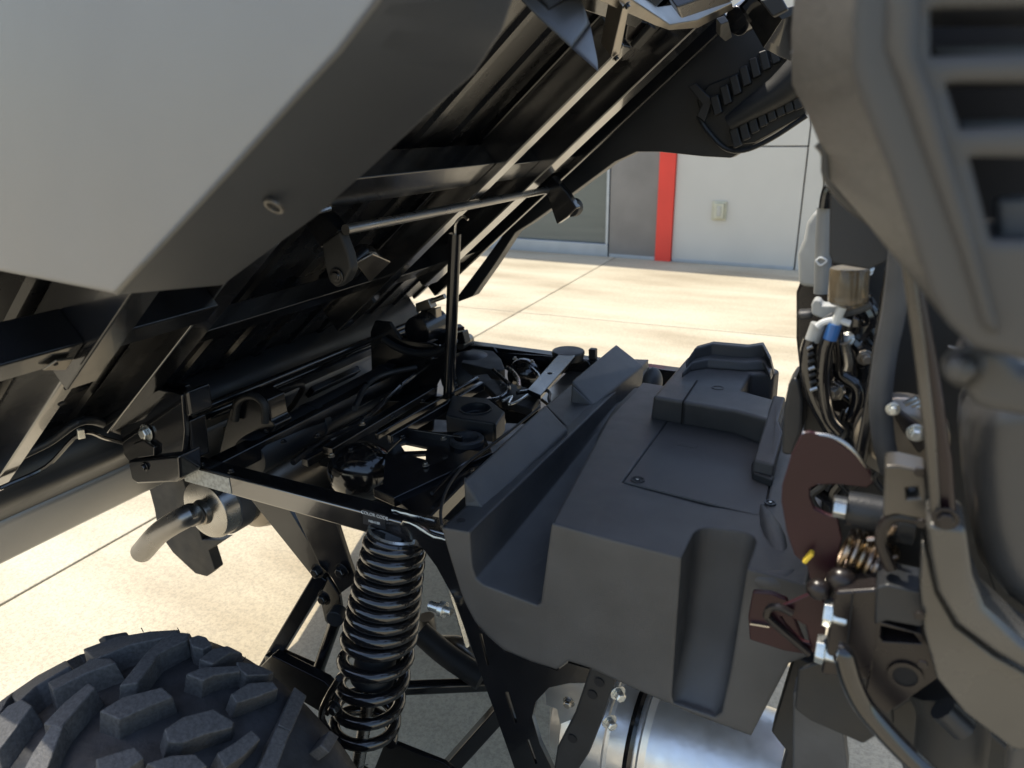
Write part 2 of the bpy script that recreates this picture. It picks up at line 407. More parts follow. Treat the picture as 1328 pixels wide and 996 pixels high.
# front corner gusset with rough weld
gus = [(520, 676), (527, 675), (545, 682), (562, 694), (578, 699), (585, 712), (600, 768), (622, 815), (655, 845), (722, 870), (736, 860), (765, 868), (760, 886), (738, 886), (712, 892), (695, 910), (690, 930), (700, 965), (722, 1010), (672, 1010), (640, 920), (612, 842), (588, 775), (566, 735), (540, 700), (520, 700)]
yplate('frame_gusset', gus, NY-.004, .010, bev=.002, cut=[[(622, 822), (625, 822), (634, 862), (632, 863)], [(655, 898), (659, 897), (671, 937), (668, 938)], [(683, 960), (686, 959), (697, 990), (694, 991)]])
wp = Ps([(521, 680), (524, 676), (532, 678), (541, 682), (549, 687), (556, 692), (564, 696), (573, 698), (578, 700)], y=NY-.006)
MB().tube(wp, [.0022, .003, .0025, .0035, .004, .003, .0035, .0025, .002], 8).build('weld_bead', 'bare_steel', FR)
# struts below the rail
yplate('strut', [(324, 647), (372, 656), (425, 742), (408, 752)], NY+.03, .035)
yplate('shock_bracket', [(378, 657), (434, 672), (452, 728), (462, 755), (441, 770), (436, 760), (428, 747), (415, 735)], NY+.02, .01)
MB().bar(P(421, 742, y=NY+.06), P(345, 868, y=NY+.03), .030, .03).build('strut', 'black_steel', FR, bevel=.003)
MB().bar(P(352, 852, y=NY+.02), P(415, 880, y=NY+.02), .035, .038).build('suspension_bracket', 'black_steel', FR, bevel=.003)
MB().tube(Ps([(437, 800), (409, 880)], y=NY-.02), .0115).build('trailing_link', 'black_steel', FR)
MB().lathe(P(437, 798, y=NY-.025), VY*-1+VX*.3, [(-.012, .016), (.012, .016)], 16).build('bushing', 'matte_black', FR, bevel=.002)
yplate('hanger_plate', [(418, 752), (424, 748), (440, 772), (445, 806), (430, 815), (421, 805), (416, 782)], NY+.05, .008)
for q in ((444, 740), (412, 740), (398, 872), (421, 775)): bolt(FR, P(*q, y=NY+.015), -VY, .010, .01, 'black_steel')
yplate('suspension_arm', [(330, 872), (352, 850), (420, 884), (440, 905), (425, 930)], NY-.06, .02)
MB().bar(P(500, 893, y=NY+.12), P(650, 887, y=NY+.30), .026, .026).build('lower_tube', 'black_steel', FR, bevel=.008, seg=3)
MB().bar(P(570, 1010, y=NY+.08), P(655, 915, y=NY+.12), .03, .03).build('lower_tube', 'black_steel', FR, bevel=.003)
yplate('lower_plate', [(500, 960), (575, 990), (600, 1010), (480, 1010)], NY, .01)
MB().tube(Ps([(545, 820), (580, 850), (625, 880)], y=NY+.25), .026, smooth=5).build('axle_boot', 'matte_black', FR)
MB().tube(Ps([(552, 800), (562, 832), (600, 838), (625, 868)], y=NY+.3), .02, smooth=5).build('axle_housing', 'brown_steel', FR)
MB().tube([P(577, 745, y=NY+.02), P(592, 790, y=NY+.02), P(606, 838, y=NY+.02)], .004, 8).build('brake_line', 'zinc', FR)
# shock side bolt
sb = P(557, 785, y=NY-.02)
MB().lathe(sb, VX, [(0, .008), (.02, .008), (.02, .013), (.03, .013), (.03, .007), (.042, .007)], 14).build('bolt', 'zinc', FR, bevel=.001)
# dark interior members seen between the two rails
def zbar(name, a, b, za, zb, w, h, m='black_steel', bev=.003): return MB().bar(P(*a, z=za), P(*b, z=zb), w, h).build(name, m, FR, bevel=bev)
zbar('inner_rail', (505, 570), (625, 500), .80, .80, .014, .022); zbar('inner_rail', (488, 566), (620, 492), .80, .80, .010, .016)
zbar('inner_rail', (425, 585), (560, 505), .74, .74, .03, .02); zbar('inner_rail', (395, 600), (500, 540), .72, .72, .02, .02)
zbar('cross_plate', (527, 563), (600, 574), .79, .79, .006, .03)
zbar('cross_tube', (480, 525), (700, 535), .70, .70, .05, .05); zbar('cross_tube', (300, 560), (660, 640), .66, .66, .05, .05)
# floor of the engine bay
zplate('belly_pan', [(240, 620), (470, 430), (840, 480), (700, 760), (560, 700), (380, 650)], .56, .01, 'matte_black', 0,
       cut=[[(500, 588), (530, 560), (585, 560), (575, 600), (520, 606)]])
# big round tube across the rear
def ztube(name, l, z, r, m='dark_plastic', smooth=6, n=18, par=None): return MB().tube([P(a, b, z=z) for a, b in l], r, n, smooth).build(name, m, par or FR)
MB().lathe(P(322, 594, z=.755), (P(505, 492, z=.755)-P(322, 594, z=.755)).normalized(), [(0, .03), (.004, .042), (.02, .045), (.2, .045), (.203, .048), (.22, .048), (.223, .045), (.5, .045), (.503, .048), (.52, .048), (.523, .045), (.75, .045)], 28).build('cross_shaft_tube', 'dark_plastic', FR)
bolt(FR, P(336, 589, z=.715), -VY+VX*-.2, .008, .006, 'matte_black')
# hinge knuckle bracket (near) behind the rail
yplate('hinge_bracket', [(282, 596), (290, 560), (300, 523), (312, 511), (330, 509), (347, 518), (352, 545), (358, 552), (352, 562), (335, 566), (325, 596)], 1.0, .05, bev=.004)
MB().tube(Ps([(305, 545), (310, 520), (328, 513), (343, 525), (344, 548)], y=.99), .008, smooth=4).build('hose', 'matte_black', FR)
# far hinge tower
yplate('hinge_bracket', [(482, 500), (480, 430), (486, 416), (505, 418), (520, 440), (560, 446), (575, 452), (582, 470), (565, 500), (560, 560), (490, 560)], 1.50, .012, bev=.003, cut=[[(560, 462), (568, 461), (567, 465), (560, 466)]])
MB().tube(Ps([(497, 440), (520, 453), (545, 458), (570, 455), (590, 440)], y=1.49), .010, smooth=5).build('hose', 'dark_plastic', FR)
MB().lathe(P(540, 430, y=1.55), VY, [(0, .04), (.05, .045), (.1, .045)], 20).build('bushing', 'black_steel', FR, bevel=.003)
zbar('cross_tube', (545, 435), (600, 428), .84, .84, .04, .03, 'maroon')
MB().prism(Ps([(566, 437), (600, 430), (604, 446), (572, 450)], y=1.62), (0, .03, 0)).build('end_cap', 'black_steel', FR, bevel=.003)
# silver linkage near the far hinge
MB().prism(Ps([(538, 394), (555, 388), (560, 400), (540, 406)], y=1.6), (0, .03, 0)).build('hinge_ear', 'brown_steel', FR, bevel=.003)
MB().prism(Ps([(553, 403), (565, 400), (566, 415), (555, 428), (551, 424), (556, 414)], y=1.6), (0, .03, 0)).build('hinge_ear', 'brown_steel', FR, bevel=.003)
MB().tube(Ps([(545, 396), (577, 384)], y=1.62), .007).build('hinge_pin', 'bare_steel', FR)
# bay contents
MB().ell(P(470, 612, z=.72), (.075, .06, .065), Matrix.Rotation(.3, 3, 'Z'), 28, 16).build('fuel_tank', 'gloss_black', FR)
# moulded block with cup recess
bt = .815
c_ = MB()
cc = P(617, 530, z=bt); c_.lathe(cc+VZ*.01, -VZ, [(0, .035), (.03, .033)], 24)
MB().prism(Ps([(578, 538), (586, 512), (632, 516), (655, 534), (643, 552), (640, 549), (600, 543)], z=bt), (0, 0, -.045)).build('moulded_block', 'dark_plastic', FR, bevel=.004, cut=c_)
MB().lathe(cc-VZ*.001, VZ, [(0, .037), (.003, .037), (.003, .033), (0, .033)], 28, hollow=True).build('cup_rim', 'dark_plastic', FR)
c2 = P(605, 567, z=.80)
MB().lathe(c2-VZ*.03, VZ, [(0, .034), (.028, .036), (.03, .034), (.03, .026), (.018, .022), (.018, .005)], 28).build('rubber_mount', 'rubber', FR)
MB().lathe(P(646, 545, z=.79), VY*-1, [(0, .02), (.04, .022)], 18).build('mount_bushing', 'brown_steel', FR, bevel=.003)
zplate('support_bracket', [(628, 498), (638, 490), (686, 503), (700, 515), (690, 530), (650, 520)], .80, .02, 'matte_black', .004)
zplate('support_bracket', [(655, 522), (680, 515), (702, 522), (690, 536), (662, 531)], .785, .006, 'gloss_black', .002)
MB().tube(Ps([(652, 520), (664, 514), (660, 524), (672, 520), (684, 512)], z=.82), .003, 8, 4).build('wire', 'zinc', FR)
MB().tube(Ps([(657, 477), (665, 482), (672, 492), (673, 502)], z=.83), .005, 8, 4).build('pipe', 'bare_steel', FR)
# top pan and far upper structure
zplate('top_pan', [(598, 470), (612, 452), (640, 455), (650, 465), (655, 478), (648, 480), (632, 478)], .80, .03, 'matte_black', .004, cut=[[(607, 459), (613, 456), (621, 457), (622, 461), (613, 463)]])
MB().ell(P(612, 487, z=.74), (.09, .09, .07), None, 24, 12).build('engine_cover_dome', 'dark_plastic', FR)
MB().ell(P(680, 487, z=.75), (.05, .04, .05), None, 20, 12).build('air_duct', 'gloss_black', FR)
zplate('support_bracket', [(612, 487), (632, 484), (642, 496), (620, 500)], .79, .02, 'matte_black', .004)
MB().lathe(P(602, 443, z=.81), VY, [(-.03, .018), (.03, .018)], 16).build('bushing', 'brown_steel', FR, bevel=.003)
# far rail lip with round cap and stub, diagonal flat bar
yplate('rail_flange', [(597, 447), (640, 450), (645, 457), (715, 462), (730, 466), (762, 468), (770, 480), (700, 487), (600, 470)], FY-.01, .005, 'black_steel')
MB().lathe(P(737, 457, z=.82), VZ, [(-.02, .04), (0, .045), (.006, .043)], 24).build('filler_cap', 'matte_black', FR, bevel=.002)
MB().bar(P(769, 465, z=.80), P(769, 452, y=P(769, 465, z=.80).y), .02, .02, VY).build('stud', 'matte_black', FR, bevel=.003)
MB().prism(Ps([(683, 505), (727, 456), (748, 459), (701, 513)], z=.825), (0, 0, -.012)).build('diagonal_strap', 'black_steel', FR, bevel=.003, label='flat black strap running from the far rail to the cover')
MB().lathe(P(713, 484, z=.8255), VZ, [(0, .006), (.0006, .006)], 16).build('hole_plug', 'seam_black', FR)
zplate('inner_wall', [(700, 515), (748, 470), (765, 480), (760, 500), (722, 532)], .765, .01, 'brown_steel', .003)
MB().tube(Ps([(708, 505), (713, 510), (712, 518), (718, 532)], z=.82), .004, 8, 4).build('clip_wire', 'matte_black', FR)

rb = random.Random(11)  # small bolts added to give glints across the bay
for (px, py) in ((262, 603), (300, 612), (345, 560), (368, 574), (412, 566), (447, 560), (455, 585), (470, 551), (508, 542), (522, 568), (548, 521), (552, 604), (575, 570), (590, 500), (640, 605), (652, 500), (668, 466), (690, 470), (520, 500), (497, 520), (538, 486), (612, 612), (430, 592), (398, 585)):
    bolt(FR, P(px, py, z=.806), VZ, .0045, .005, rb.choice(['brown_steel', 'black_steel', 'black_steel', 'black_steel']))
for pl, r_, m_ in (([(380, 600), (420, 570), (470, 545), (520, 500), (560, 470)], .006, 'gloss_black'), 
                   ([(560, 640), (590, 610), (620, 590), (660, 560)], .0035, 'gloss_black'),
                   ([(460, 530), (475, 500), (500, 485), (540, 476)], .007, 'dark_plastic'), ([(640, 480), (660, 500), (650, 515), (630, 520)], .005, 'gloss_black'),
                   ([(690, 478), (700, 490), (690, 505), (670, 510)], .005, 'gloss_black')):
    MB().tube([P(a, b_, z=.81) for a, b_ in pl], r_, 10, 6).build('hose', m_, FR)
for (px, py) in ((470, 545), (520, 500), (590, 490), (475, 500), (660, 500)):
    MB().lathe(P(px, py, z=.81), VX+VY*.6, [(-.004, .009), (.004, .009)], 14, hollow=True).build('hose_clamp', 'black_steel', FR)

# prop rod
MB().tube([P(582, 516, y=1.335), P(590, 303, y=1.335)], .0135, 18).build('prop_rod', 'black_steel', FR, label='upright black rod holding the bed up')
MB().tube([P(590, 304, y=1.335), P(591, 290, y=1.335), P(600, 281, y=1.335), P(607, 285, y=1.335)], .003, 8, 4).build('rod_hook', 'bare_steel', FR)
# rail stickers
lb = empty('frame_sticker', P(488, 671, y=NY-.0015), V)
q = Ps([(471, 660), (500, 668), (500, 687), (471, 679)], y=NY-.0004)
MB().prism(q, (0, -.0006, 0)).build('label_film', 'label_black', lb, bevel=0)
text('COLOR CODE', .0085, 'label_white', lb, P(485.5, 668.5, y=NY-.0014), VX, VZ)
text('NB418R', .0070, 'label_white', lb, P(485.5, 677.5, y=NY-.0014), VX, VZ)
MB().prism([Vector((P(236, 600, y=NY).x, NY-.0004, ZT-.038)), Vector((P(297, 617, y=NY).x, NY-.0004, ZT-.038)), Vector((P(297, 617, y=NY).x, NY-.0004, ZT-.005)), Vector((P(236, 600, y=NY).x, NY-.0004, ZT-.005))], (0, -.0008, 0)).build('clear_sticker', 'clear_label', FR, label='scuffed clear sticker')

# ------------------------------------------------------------------ hinge bracket at the rear end
HB = part('bed_hinge', P(190, 580, y=.79))
yplate('hinge_backing', [(150, 520), (180, 495), (240, 500), (252, 560), (250, 600), (200, 608), (165, 590), (148, 560)], .84, .012, 'black_steel', .003, par=HB)
yplate('hinge_plate', [(176, 520), (205, 505), (236, 512), (240, 560), (236, 600), (172, 605), (160, 590), (155, 560), (165, 540)], .785, .012, 'gloss_black', .003, par=HB)
MB().prism(Ps([(165, 598), (232, 591), (234, 620), (228, 626), (178, 628), (170, 622)], y=.77), (0, .05, 0)).build('hinge_foot', 'gloss_black', HB, bevel=.005)
MB().prism(Ps([(194, 520), (243, 507), (248, 540), (198, 556)], y=.79), (0, .05, 0)).build('hinge_block', 'black_steel', HB, bevel=.005)
MB().prism(Ps([(212, 555), (245, 545), (250, 598), (222, 600)], y=.80), (0, .04, 0)).build('hinge_post', 'black_steel', HB, bevel=.005)
bolt(HB, P(190, 561, y=.783), -VY, .0115, .009, 'zinc'); bolt(HB, P(188, 605, y=.769), -VY, .006, .005, 'gloss_black')
yplate('hinge_tab', [(172, 575), (185, 570), (200, 580), (200, 592), (178, 595)], .775, .01, 'gloss_black', .003, par=HB)
MB().tube([P(247, 517, y=.86), P(254, 517, y=.86)], .012).build('pin_end', 'black_steel', HB)
# rear bumper end plate
yplate('bumper_end_plate', [(190, 622), (236, 618), (250, 660), (262, 700), (292, 700), (271, 714), (279, 739), (268, 748), (253, 744), (224, 717), (205, 690), (200, 660)], 1.10, .030, 'matte_black', .003, par=V)

# ------------------------------------------------------------------ exhaust
EX = part('exhaust', P(290, 665, y=1.0))
ec = P(268, 661, y=.93); ad = VY
MB().lathe(ec, ad, [(-.010, .050), (-.004, .066), (.004, .070), (.03, .072), (.034, .075), (.09, .076), (.12, .065)], 44).build('muffler', 'bare_steel', EX)
MB().lathe(ec+ad*.030, ad, [(0, .0765), (.040, .0775)], 44).build('clamp_band', 'hose_grey', EX, bevel=.002)
MB().lathe(ec+ad*.085+VX*.02-VZ*.006, ad, [(0, .06), (.01, .082), (.03, .09), (.25, .092), (.27, .06)], 40).build('muffler_body', 'brown_steel', EX)
tp = [ec-VY*.005, ec-VY*.03-VX*.008, P(243, 669, y=.875), P(208, 690, y=.86), P(184, 716, y=.86)]
MB().tube(tp, .0245, 26, 8).build('tail_pipe', 'pipe_steel', EX)
MB().lathe(ec+ad*-.022, ad, [(0, .026), (.014, .030)], 28).build('pipe_collar', 'brown_steel', EX, bevel=.003)

# ------------------------------------------------------------------ shock absorber
SA = part('shock_absorber', P(490, 840, y=.76))
st = P(513, 700, y=.835); sbm = P(457, 1035, y=.735)
ax = (sbm-st).normalized(); L = (sbm-st).length
e1 = ax.cross(VY).normalized(); e2 = ax.cross(e1)
def coilpts(turns, rf, n=28):
    pts = []
    # tightly wound upper part, open lower part
    tot = sum(turns); acc = 0; pos = 0
    for k, pitch in enumerate(turns):
        for i in range(n):
            tt = pos+pitch*i/n; th = 2*math.pi*i/n
            r = rf(tt); pts.append(st+ax*tt+(e1*math.cos(th)+e2*math.sin(th))*r)
        pos += pitch
    return pts
def rf(t):
    a = t/L
    return .043+.013*min(1, a/.32)-.004*max(0, (a-.55)/.45) if a < .32 else .056-.006*max(0, (a-.45)/.55)
turns = [.021]+[.0225]*7+[.040, .046, .048, .046, .03]
cp = coilpts(turns, rf)
MB().tube(cp, .0108, 12).build('coil_spring', 'gloss_black', SA)
MB().lathe(st-ax*.016, ax, [(0, .024), (.004, .047), (.009, .050), (.014, .048)], 32).build('spring_seat', 'gloss_black', SA, bevel=.001)
MB().lathe(st-ax*.0185, ax, [(0, .045), (.003, .0485), (.0035, .045)], 36, hollow=True).build('seat_ring', 'zinc', SA)
MB().lathe(st, ax, [(0, .03), (.19, .036), (.25, .036), (.255, .039), (.27, .039), (.275, .030), (.285, .02)], 28).build('damper_body', 'matte_black', SA)
MB().lathe(st+ax*.2, ax, [(0, .012), (L-.2, .012)], 20).build('damper_rod', 'bare_steel', SA)
MB().lathe(st+ax*(L-.03), ax, [(-.012, .036), (0, .05), (.01, .05), (.014, .03)], 28).build('lower_seat', 'gloss_black', SA)
MB().bar(st-ax*.05, st-ax*.012, .024, .014, VY).build('top_mount', 'black_steel', SA, bevel=.003)
for k in (-.012, .014): bolt(SA, st-ax*.03+VX*k, -VZ-VY*.3, .006, .01, 'zinc')
bolt(SA, P(436, 917, y=.66), -VY, .009, .01, 'black_steel')
MB().tube(Ps([(440, 880), (425, 905), (417, 930), (430, 955), (450, 985)], y=.70), .006, 10, 5).build('hydraulic_hose', 'gloss_black', SA)

# ------------------------------------------------------------------ rear wheel
WX, WZ, WY0, WY1 = -.825, .345, .310, .600
WH = part('rear_wheel', (WX, .445, WZ))
wc = Vector((WX, 0, WZ))
mid, hw = (WY0+WY1)/2, (WY1-WY0)/2
def tr(s): # radius across the tread, s=-1..1
    return .330-.010*s*s-.014*max(0, abs(s)-.75)/.25
prof = [(WY0+.035, .18), (WY0-.005, .22), (WY0-.006, .262)]
for i in range(13):
    s = -1+2*i/12; prof.append((mid+hw*s, tr(s)))
prof += [(WY1+.006, .262), (WY1+.005, .22), (WY1-.035, .18)]
MB().lathe(wc, VY, prof, 96, hollow=True).build('tyre', 'rubber', WH, sharp=60)
MB().lathe(wc, VY, [(WY0+.04, .02), (WY0+.05, .15), (WY0+.035, .165), (WY0+.035, .183), (WY1-.035, .183), (WY1-.035, .165), (WY1-.06, .15), (WY1-.06, .02)], 48).build('rim', 'matte_black', WH)
def lug(name, outline, th0, hgt=.026):
    """outline: list of (angle deg, s) across the tread; wedge-sided block"""
    ca = sum(a for a, s in outline)/len(outline); cs = sum(s for a, s in outline)/len(outline)
    lo = []; hi = []
    for a, s in outline:
        for lst, k, hh in ((lo, 1.16, -.006), (hi, 1.0, hgt)):
            aa = R_(th0+ca+(a-ca)*k); ss = cs+(s-cs)*k; r = tr(max(-1, min(1, ss)))+hh-(.0 if abs(ss) < .8 else .004)
            lst.append(wc+Vector((math.sin(aa)*r, mid+hw*ss, math.cos(aa)*r)))
    n = len(lo)
    return MB().poly(lo+hi, tuple(range(n)), tuple(range(2*n-1, n-1, -1)), *[(i, (i+1) % n, (i+1) % n+n, i+n) for i in range(n)])
def TW(px, py, r=.350):                         # where a tread block of the photo sits: angle and place across the tread
    d = ray(px, py); o = EYE-wc
    A_ = d.x*d.x+d.z*d.z; B_ = 2*(d.x*o.x+d.z*o.z); C_ = o.x*o.x+o.z*o.z-r*r
    disc = B_*B_-4*A_*C_
    if disc < 0: t = -B_/(2*A_)
    else: t = (-B_-math.sqrt(disc))/(2*A_)
    p = o+d*t
    return math.degrees(math.atan2(p.x, p.z)), (p.y+wc.y-mid)/hw
def zc(l): return [(x/2.887, 760+y/2.887) for x, y in l]
seen = [
    [(393, 488), (470, 442), (600, 408), (636, 440), (560, 470), (458, 515)],
    [(628, 555), (690, 515), (790, 487), (858, 528), (850, 548), (760, 572), (690, 600), (640, 598)],
    [(708, 350), (760, 325), (880, 314), (888, 335), (800, 352), (765, 372)],
    [(890, 298), (950, 296), (1020, 310), (1000, 335), (925, 345), (900, 325)],
    [(470, 384), (560, 270), (640, 195), (703, 198), (690, 225), (600, 275), (530, 375)],
    [(342, 252), (450, 212), (560, 190), (655, 180), (630, 205), (500, 240), (380, 292)],
    [(205, 380), (330, 318), (345, 300), (412, 300), (430, 315), (335, 350), (222, 405)],
    [(58, 418), (150, 350), (250, 310), (262, 330), (150, 395), (88, 445)],
    [(1040, 525), (1108, 372), (1152, 402), (1085, 545)],
    [(965, 690), (1030, 545), (1075, 560), (1020, 700)],
    [(370, 662), (500, 625), (530, 662), (470, 700), (380, 720)],
    [(180, 525), (250, 460), (332, 396), (355, 412), (235, 540)],
    [(60, 690), (120, 610), (190, 548), (235, 545), (150, 690)],
    [(0, 505), (40, 470), (88, 450), (120, 470), (40, 540), (-20, 580)],
    [(-90, 520), (-20, 440), (50, 412), (40, 440), (-60, 540)],
    [(714, 212), (745, 198), (772, 205), (790, 232), (760, 250), (725, 240)],
    [(755, 290), (800, 250), (850, 232), (900, 245), (860, 262), (800, 305)],
    [(560, 680), (640, 655), (720, 650), (760, 690), (650, 730)],
    [(815, 640), (880, 600), (930, 560), (960, 590), (900, 650), (840, 690)],
    [(870, 420), (930, 380), (1010, 370), (1030, 395), (950, 430), (890, 450)],
    [(1195, 600), (1240, 540), (1275, 560), (1225, 625)],
]
meas = [[TW(*q) for q in zc(l)] for l in seen]
meas = [[(sum(a for a, b in l)/len(l)+(p-sum(a for a, b in l)/len(l))*1.12, sum(b for a, b in l)/len(l)+(q-sum(b for a, b in l)/len(l))*1.12) for p, q in l] for l in meas]
for rep_ in range(4):
    for ol in meas:
        sh = -82*rep_
        o2 = [(a+sh, max(-1.10, min(1.12, q))) for a, q in ol]
        lug('tread_block', o2, 0, .032).build('tread_block', 'rubber_block', WH, bevel=.0018, seg=2)
hair = MB()
for i in range(34):
    a = R_(random.uniform(-60, 75)); s = random.uniform(-.9, 1.02); r = tr(s)+.02
    d = Vector((math.sin(a), 0, math.cos(a))); p = wc+d*r+VY*(mid+hw*s)
    hair.tube([p, p+d*.007+Vector((random.uniform(-.003, .003), random.uniform(-.003, .003), 0))], .0007, 5)
hair.build('moulding_hairs', 'rubber', WH, kind='stuff')

# ------------------------------------------------------------------ engine cover (moulded grey plastics)
EC = part('engine_cover', (-.25, 1.2, .8))
PY = .77
out = [(573, 684), (609, 690), (610, 712), (612, 736), (617, 750), (626, 758), (660, 771), (697, 785), (702, 782), (704, 765), (716, 679), (790, 699), (884, 723), (970, 738), (1045, 758), (1050, 850), (1023, 860), (974, 954), (900, 926), (823, 893), (765, 866), (737, 857), (722, 868), (690, 858), (654, 843), (634, 826), (616, 806), (605, 785), (598, 768), (588, 735), (581, 712)]
near = Ps(out, y=PY)
FAR = 1.72
idx = {i: p for i, p in enumerate(near)}
# far outline: trough narrows, top stays level
YS = [PY, .86, .96, 1.06, 1.16, 1.26, 1.38, 1.52, FAR]
b = MB(); n_ = len(near); rows = []
for yy in YS:
    t = min(1, (yy-PY)/.62); t2 = t*t*(3-2*t); row = []
    for i, p in enumerate(near):
        q = p.copy(); q.y = PY+(yy-PY)*(.93 if i <= 3 or i > 24 else .87 if i == 4 else .80 if i == 5 else .72 if i == 6 else .62)
        if i == 10: q.x -= .055*t
        elif i in (7, 8, 9): q.x -= .050*t
        if 2 <= i <= 9:
            top = near[10].z-.003 if i >= 7 else near[0].z-.004
            q.z += (top-q.z)*(.92 if i >= 7 else .8)*min(1, max(0, (yy-PY-.06)/(.62 if i >= 7 else .85)))**1.15
        row.append(q)
    rows.append(row)
vv = sum(rows, []); m_ = len(rows)
b.poly(vv, tuple(range(n_)), tuple(range(m_*n_-1, (m_-1)*n_-1, -1)), *[(j*n_+i, (j+1)*n_+i, (j+1)*n_+(i+1) % n_, j*n_+(i+1) % n_) for j in range(m_-1) for i in range(n_)])
ct = MB()
# tall pocket in the side
def pocket(z, dx0, dx1, dep, yb=-.03):
    xa = P(878, 800, y=PY).x+dx0; xb = P(967, 760, y=PY).x+dx1
    w_ = xb-xa; r_ = min(.026, dep*.9)
    pl = [(xa, PY+yb), (xa, PY+dep-r_)]
    for k in range(1, 6):
        a_ = math.pi/2*k/6; pl.append((xa+r_-r_*math.cos(a_), PY+dep-r_+r_*math.sin(a_)))
    for k in range(1, 6):
        a_ = math.pi/2*k/6; pl.append((xb-r_+r_*math.sin(a_), PY+dep-r_+r_*math.cos(a_)))
    pl += [(xb, PY+dep-r_), (xb, PY+yb)]
    return [Vector((a, b_, z)) for a, b_ in pl]
zb0, zb1, zb2 = P(920, 926, y=PY).z, P(915, 850, y=PY).z, P(915, 700, y=PY).z+.08
sec = [pocket(zb0-.002, .004, -.020, .012), pocket(zb0+.010, .0, -.012, .028), pocket(zb1-.005, -.0, -.006, .080), pocket(zb2, .0, .004, .090)]
nn = len(sec[0]); vv = sum(sec, [])
ct.poly(vv, tuple(range(nn-1, -1, -1)), tuple(range(3*nn, 4*nn)), *[(j*nn+i, j*nn+(i+1) % nn, (j+1)*nn+(i+1) % nn, (j+1)*nn+i) for j in range(3) for i in range(nn)])
# lid recess
TZ = near[10].z
print('cover top z', TZ, near[11], near[12], 'ledge', near[0], near[1], 'floor', near[5], near[7])
lidpx = [(806, 625), (864, 546), (870, 543), (1003, 565), (1010, 575), (992, 667), (986, 670)]
lid = Ps(lidpx, z=TZ)
ct.prism([p+VZ*.02 for p in lid], (0, 0, -.026))
b.build('side_cover', 'box_plastic', EC, cut=ct, sharp=32)
cen = sum(lid, Vector())/len(lid)
lid2 = [cen+(p-cen)*((((p-cen).length)-.004)/((p-cen).length)) for p in lid]
MB().prism([p-VZ*.0005 for p in lid2], (0, 0, -.005)).build('access_lid', 'lid_plastic', EC, bevel=.0015, label='flat rectangular access lid')
def screw(px, z, r=.011, par=EC):
    c = P(*px, z=z)
    MB().lathe(c-VZ*.001, VZ, [(0, r), (.002, r*.96), (.002, r*.72), (.0008, r*.66), (.0008, r*.34), (.0022, r*.3)], 24).build('screw', 'dark_plastic', par)
    MB().lathe(c+VZ*.001, VZ, [(0, r*.28), (.0008, r*.25)], 12).build('screw_head', 'bare_steel', par)
screw((827, 622), TZ); 
# raised deflector panels on the rear ledge
def wedge(px_near, px_far, name):
    pass
LZ = near[0].z
h1 = [P(601, 622, z=LZ+.045), P(707, 524, z=LZ+.05), P(737, 557, z=LZ+.012), P(627, 660, z=LZ-.002)]
MB().prism(h1, (0, 0, -.05)).build('deflector', 'box_plastic', EC, bevel=.004, seg=3)
MB().prism([P(601, 618, z=LZ+.045), P(627, 660, z=LZ), P(603, 656, z=LZ)], (.002, .01, -.006)).build('deflector_web', 'box_plastic', EC, bevel=.002)
h2 = [P(741, 494, z=LZ+.045), P(799, 446, z=LZ+.055), P(835, 474, z=LZ+.03), P(769, 526, z=LZ)]
MB().prism(h2, (0, 0, -.06)).build('deflector', 'box_plastic', EC, bevel=.004, seg=3)
MB().prism([P(741, 500, z=LZ+.04), P(769, 526, z=LZ), P(740, 524, z=LZ)], (.002, .01, -.006)).build('deflector_web', 'box_plastic', EC, bevel=.002)
MB().prism([P(707, 526, z=LZ+.006), P(741, 498, z=LZ+.006), P(769, 524, z=LZ+.002), P(737, 556, z=LZ+.002)], (0, 0, -.012)).build('ledge_step', 'box_plastic', EC, bevel=.003)
MB().lathe(P(598, 676, z=LZ+.001), VZ, [(0, .007), (.002, .007)], 12).build('push_clip', 'dark_plastic', EC, bevel=.0008)
for (px, py, zz) in ((700, 640, TZ), (960, 712, TZ)):
    pass
MB().prism([P(880, 573, z=TZ+.0005), P(905, 577, z=TZ+.0005), P(903, 581, z=TZ+.0005), P(878, 577, z=TZ+.0005)], (0, 0, -.002)).build('moulded_mark', 'lid_plastic', EC)
# thin rubber edging from cover to frame
MB().tube(Ps([(573, 683), (572, 660), (582, 630), (606, 600), (650, 568), (700, 528)], z=LZ+.002), .0025, 8, 6).build('edge_trim', 'matte_black', EC)
# rounded far end of the trough and grey bulb
MB().ell(P(846, 496, z=.86), (.022, .03, .035), None, 16, 12).build('rubber_plug', 'hose_grey', EC)
# ---- raised battery box
bb = P(843, 541, z=TZ); zt2 = TZ+.048
fl = [P(843, 543, z=TZ), P(884, 549, z=TZ), P(1003, 566, z=TZ)]
yb = bb.y
def up(px): return P(*px, z=zt2)
top = [up((847, 514)), up((892, 462)), up((1000, 474)), up((1030, 490)), up((1012, 548)), up((955, 532))]
base = [P(843, 541, z=TZ)-VZ*.004, P(890, 487, z=TZ), P(1000, 500, z=TZ), P(1035, 520, z=TZ), P(1012, 585, z=TZ)-VZ*.004, P(952, 561, z=TZ)-VZ*.004]
for k in (1, 2, 3): base[k] = base[k]-VZ*.16
nb_ = len(top)
hole = MB(); hq = [(961, 506), (974, 484), (1004, 484), (1016, 478), (1040, 480), (1030, 520), (1001, 517)]
hole.prism([p+VZ*.02 for p in Ps(hq, z=zt2)], (0, 0, -.10))
seam = MB()
sA = P(885, 527, z=zt2); 
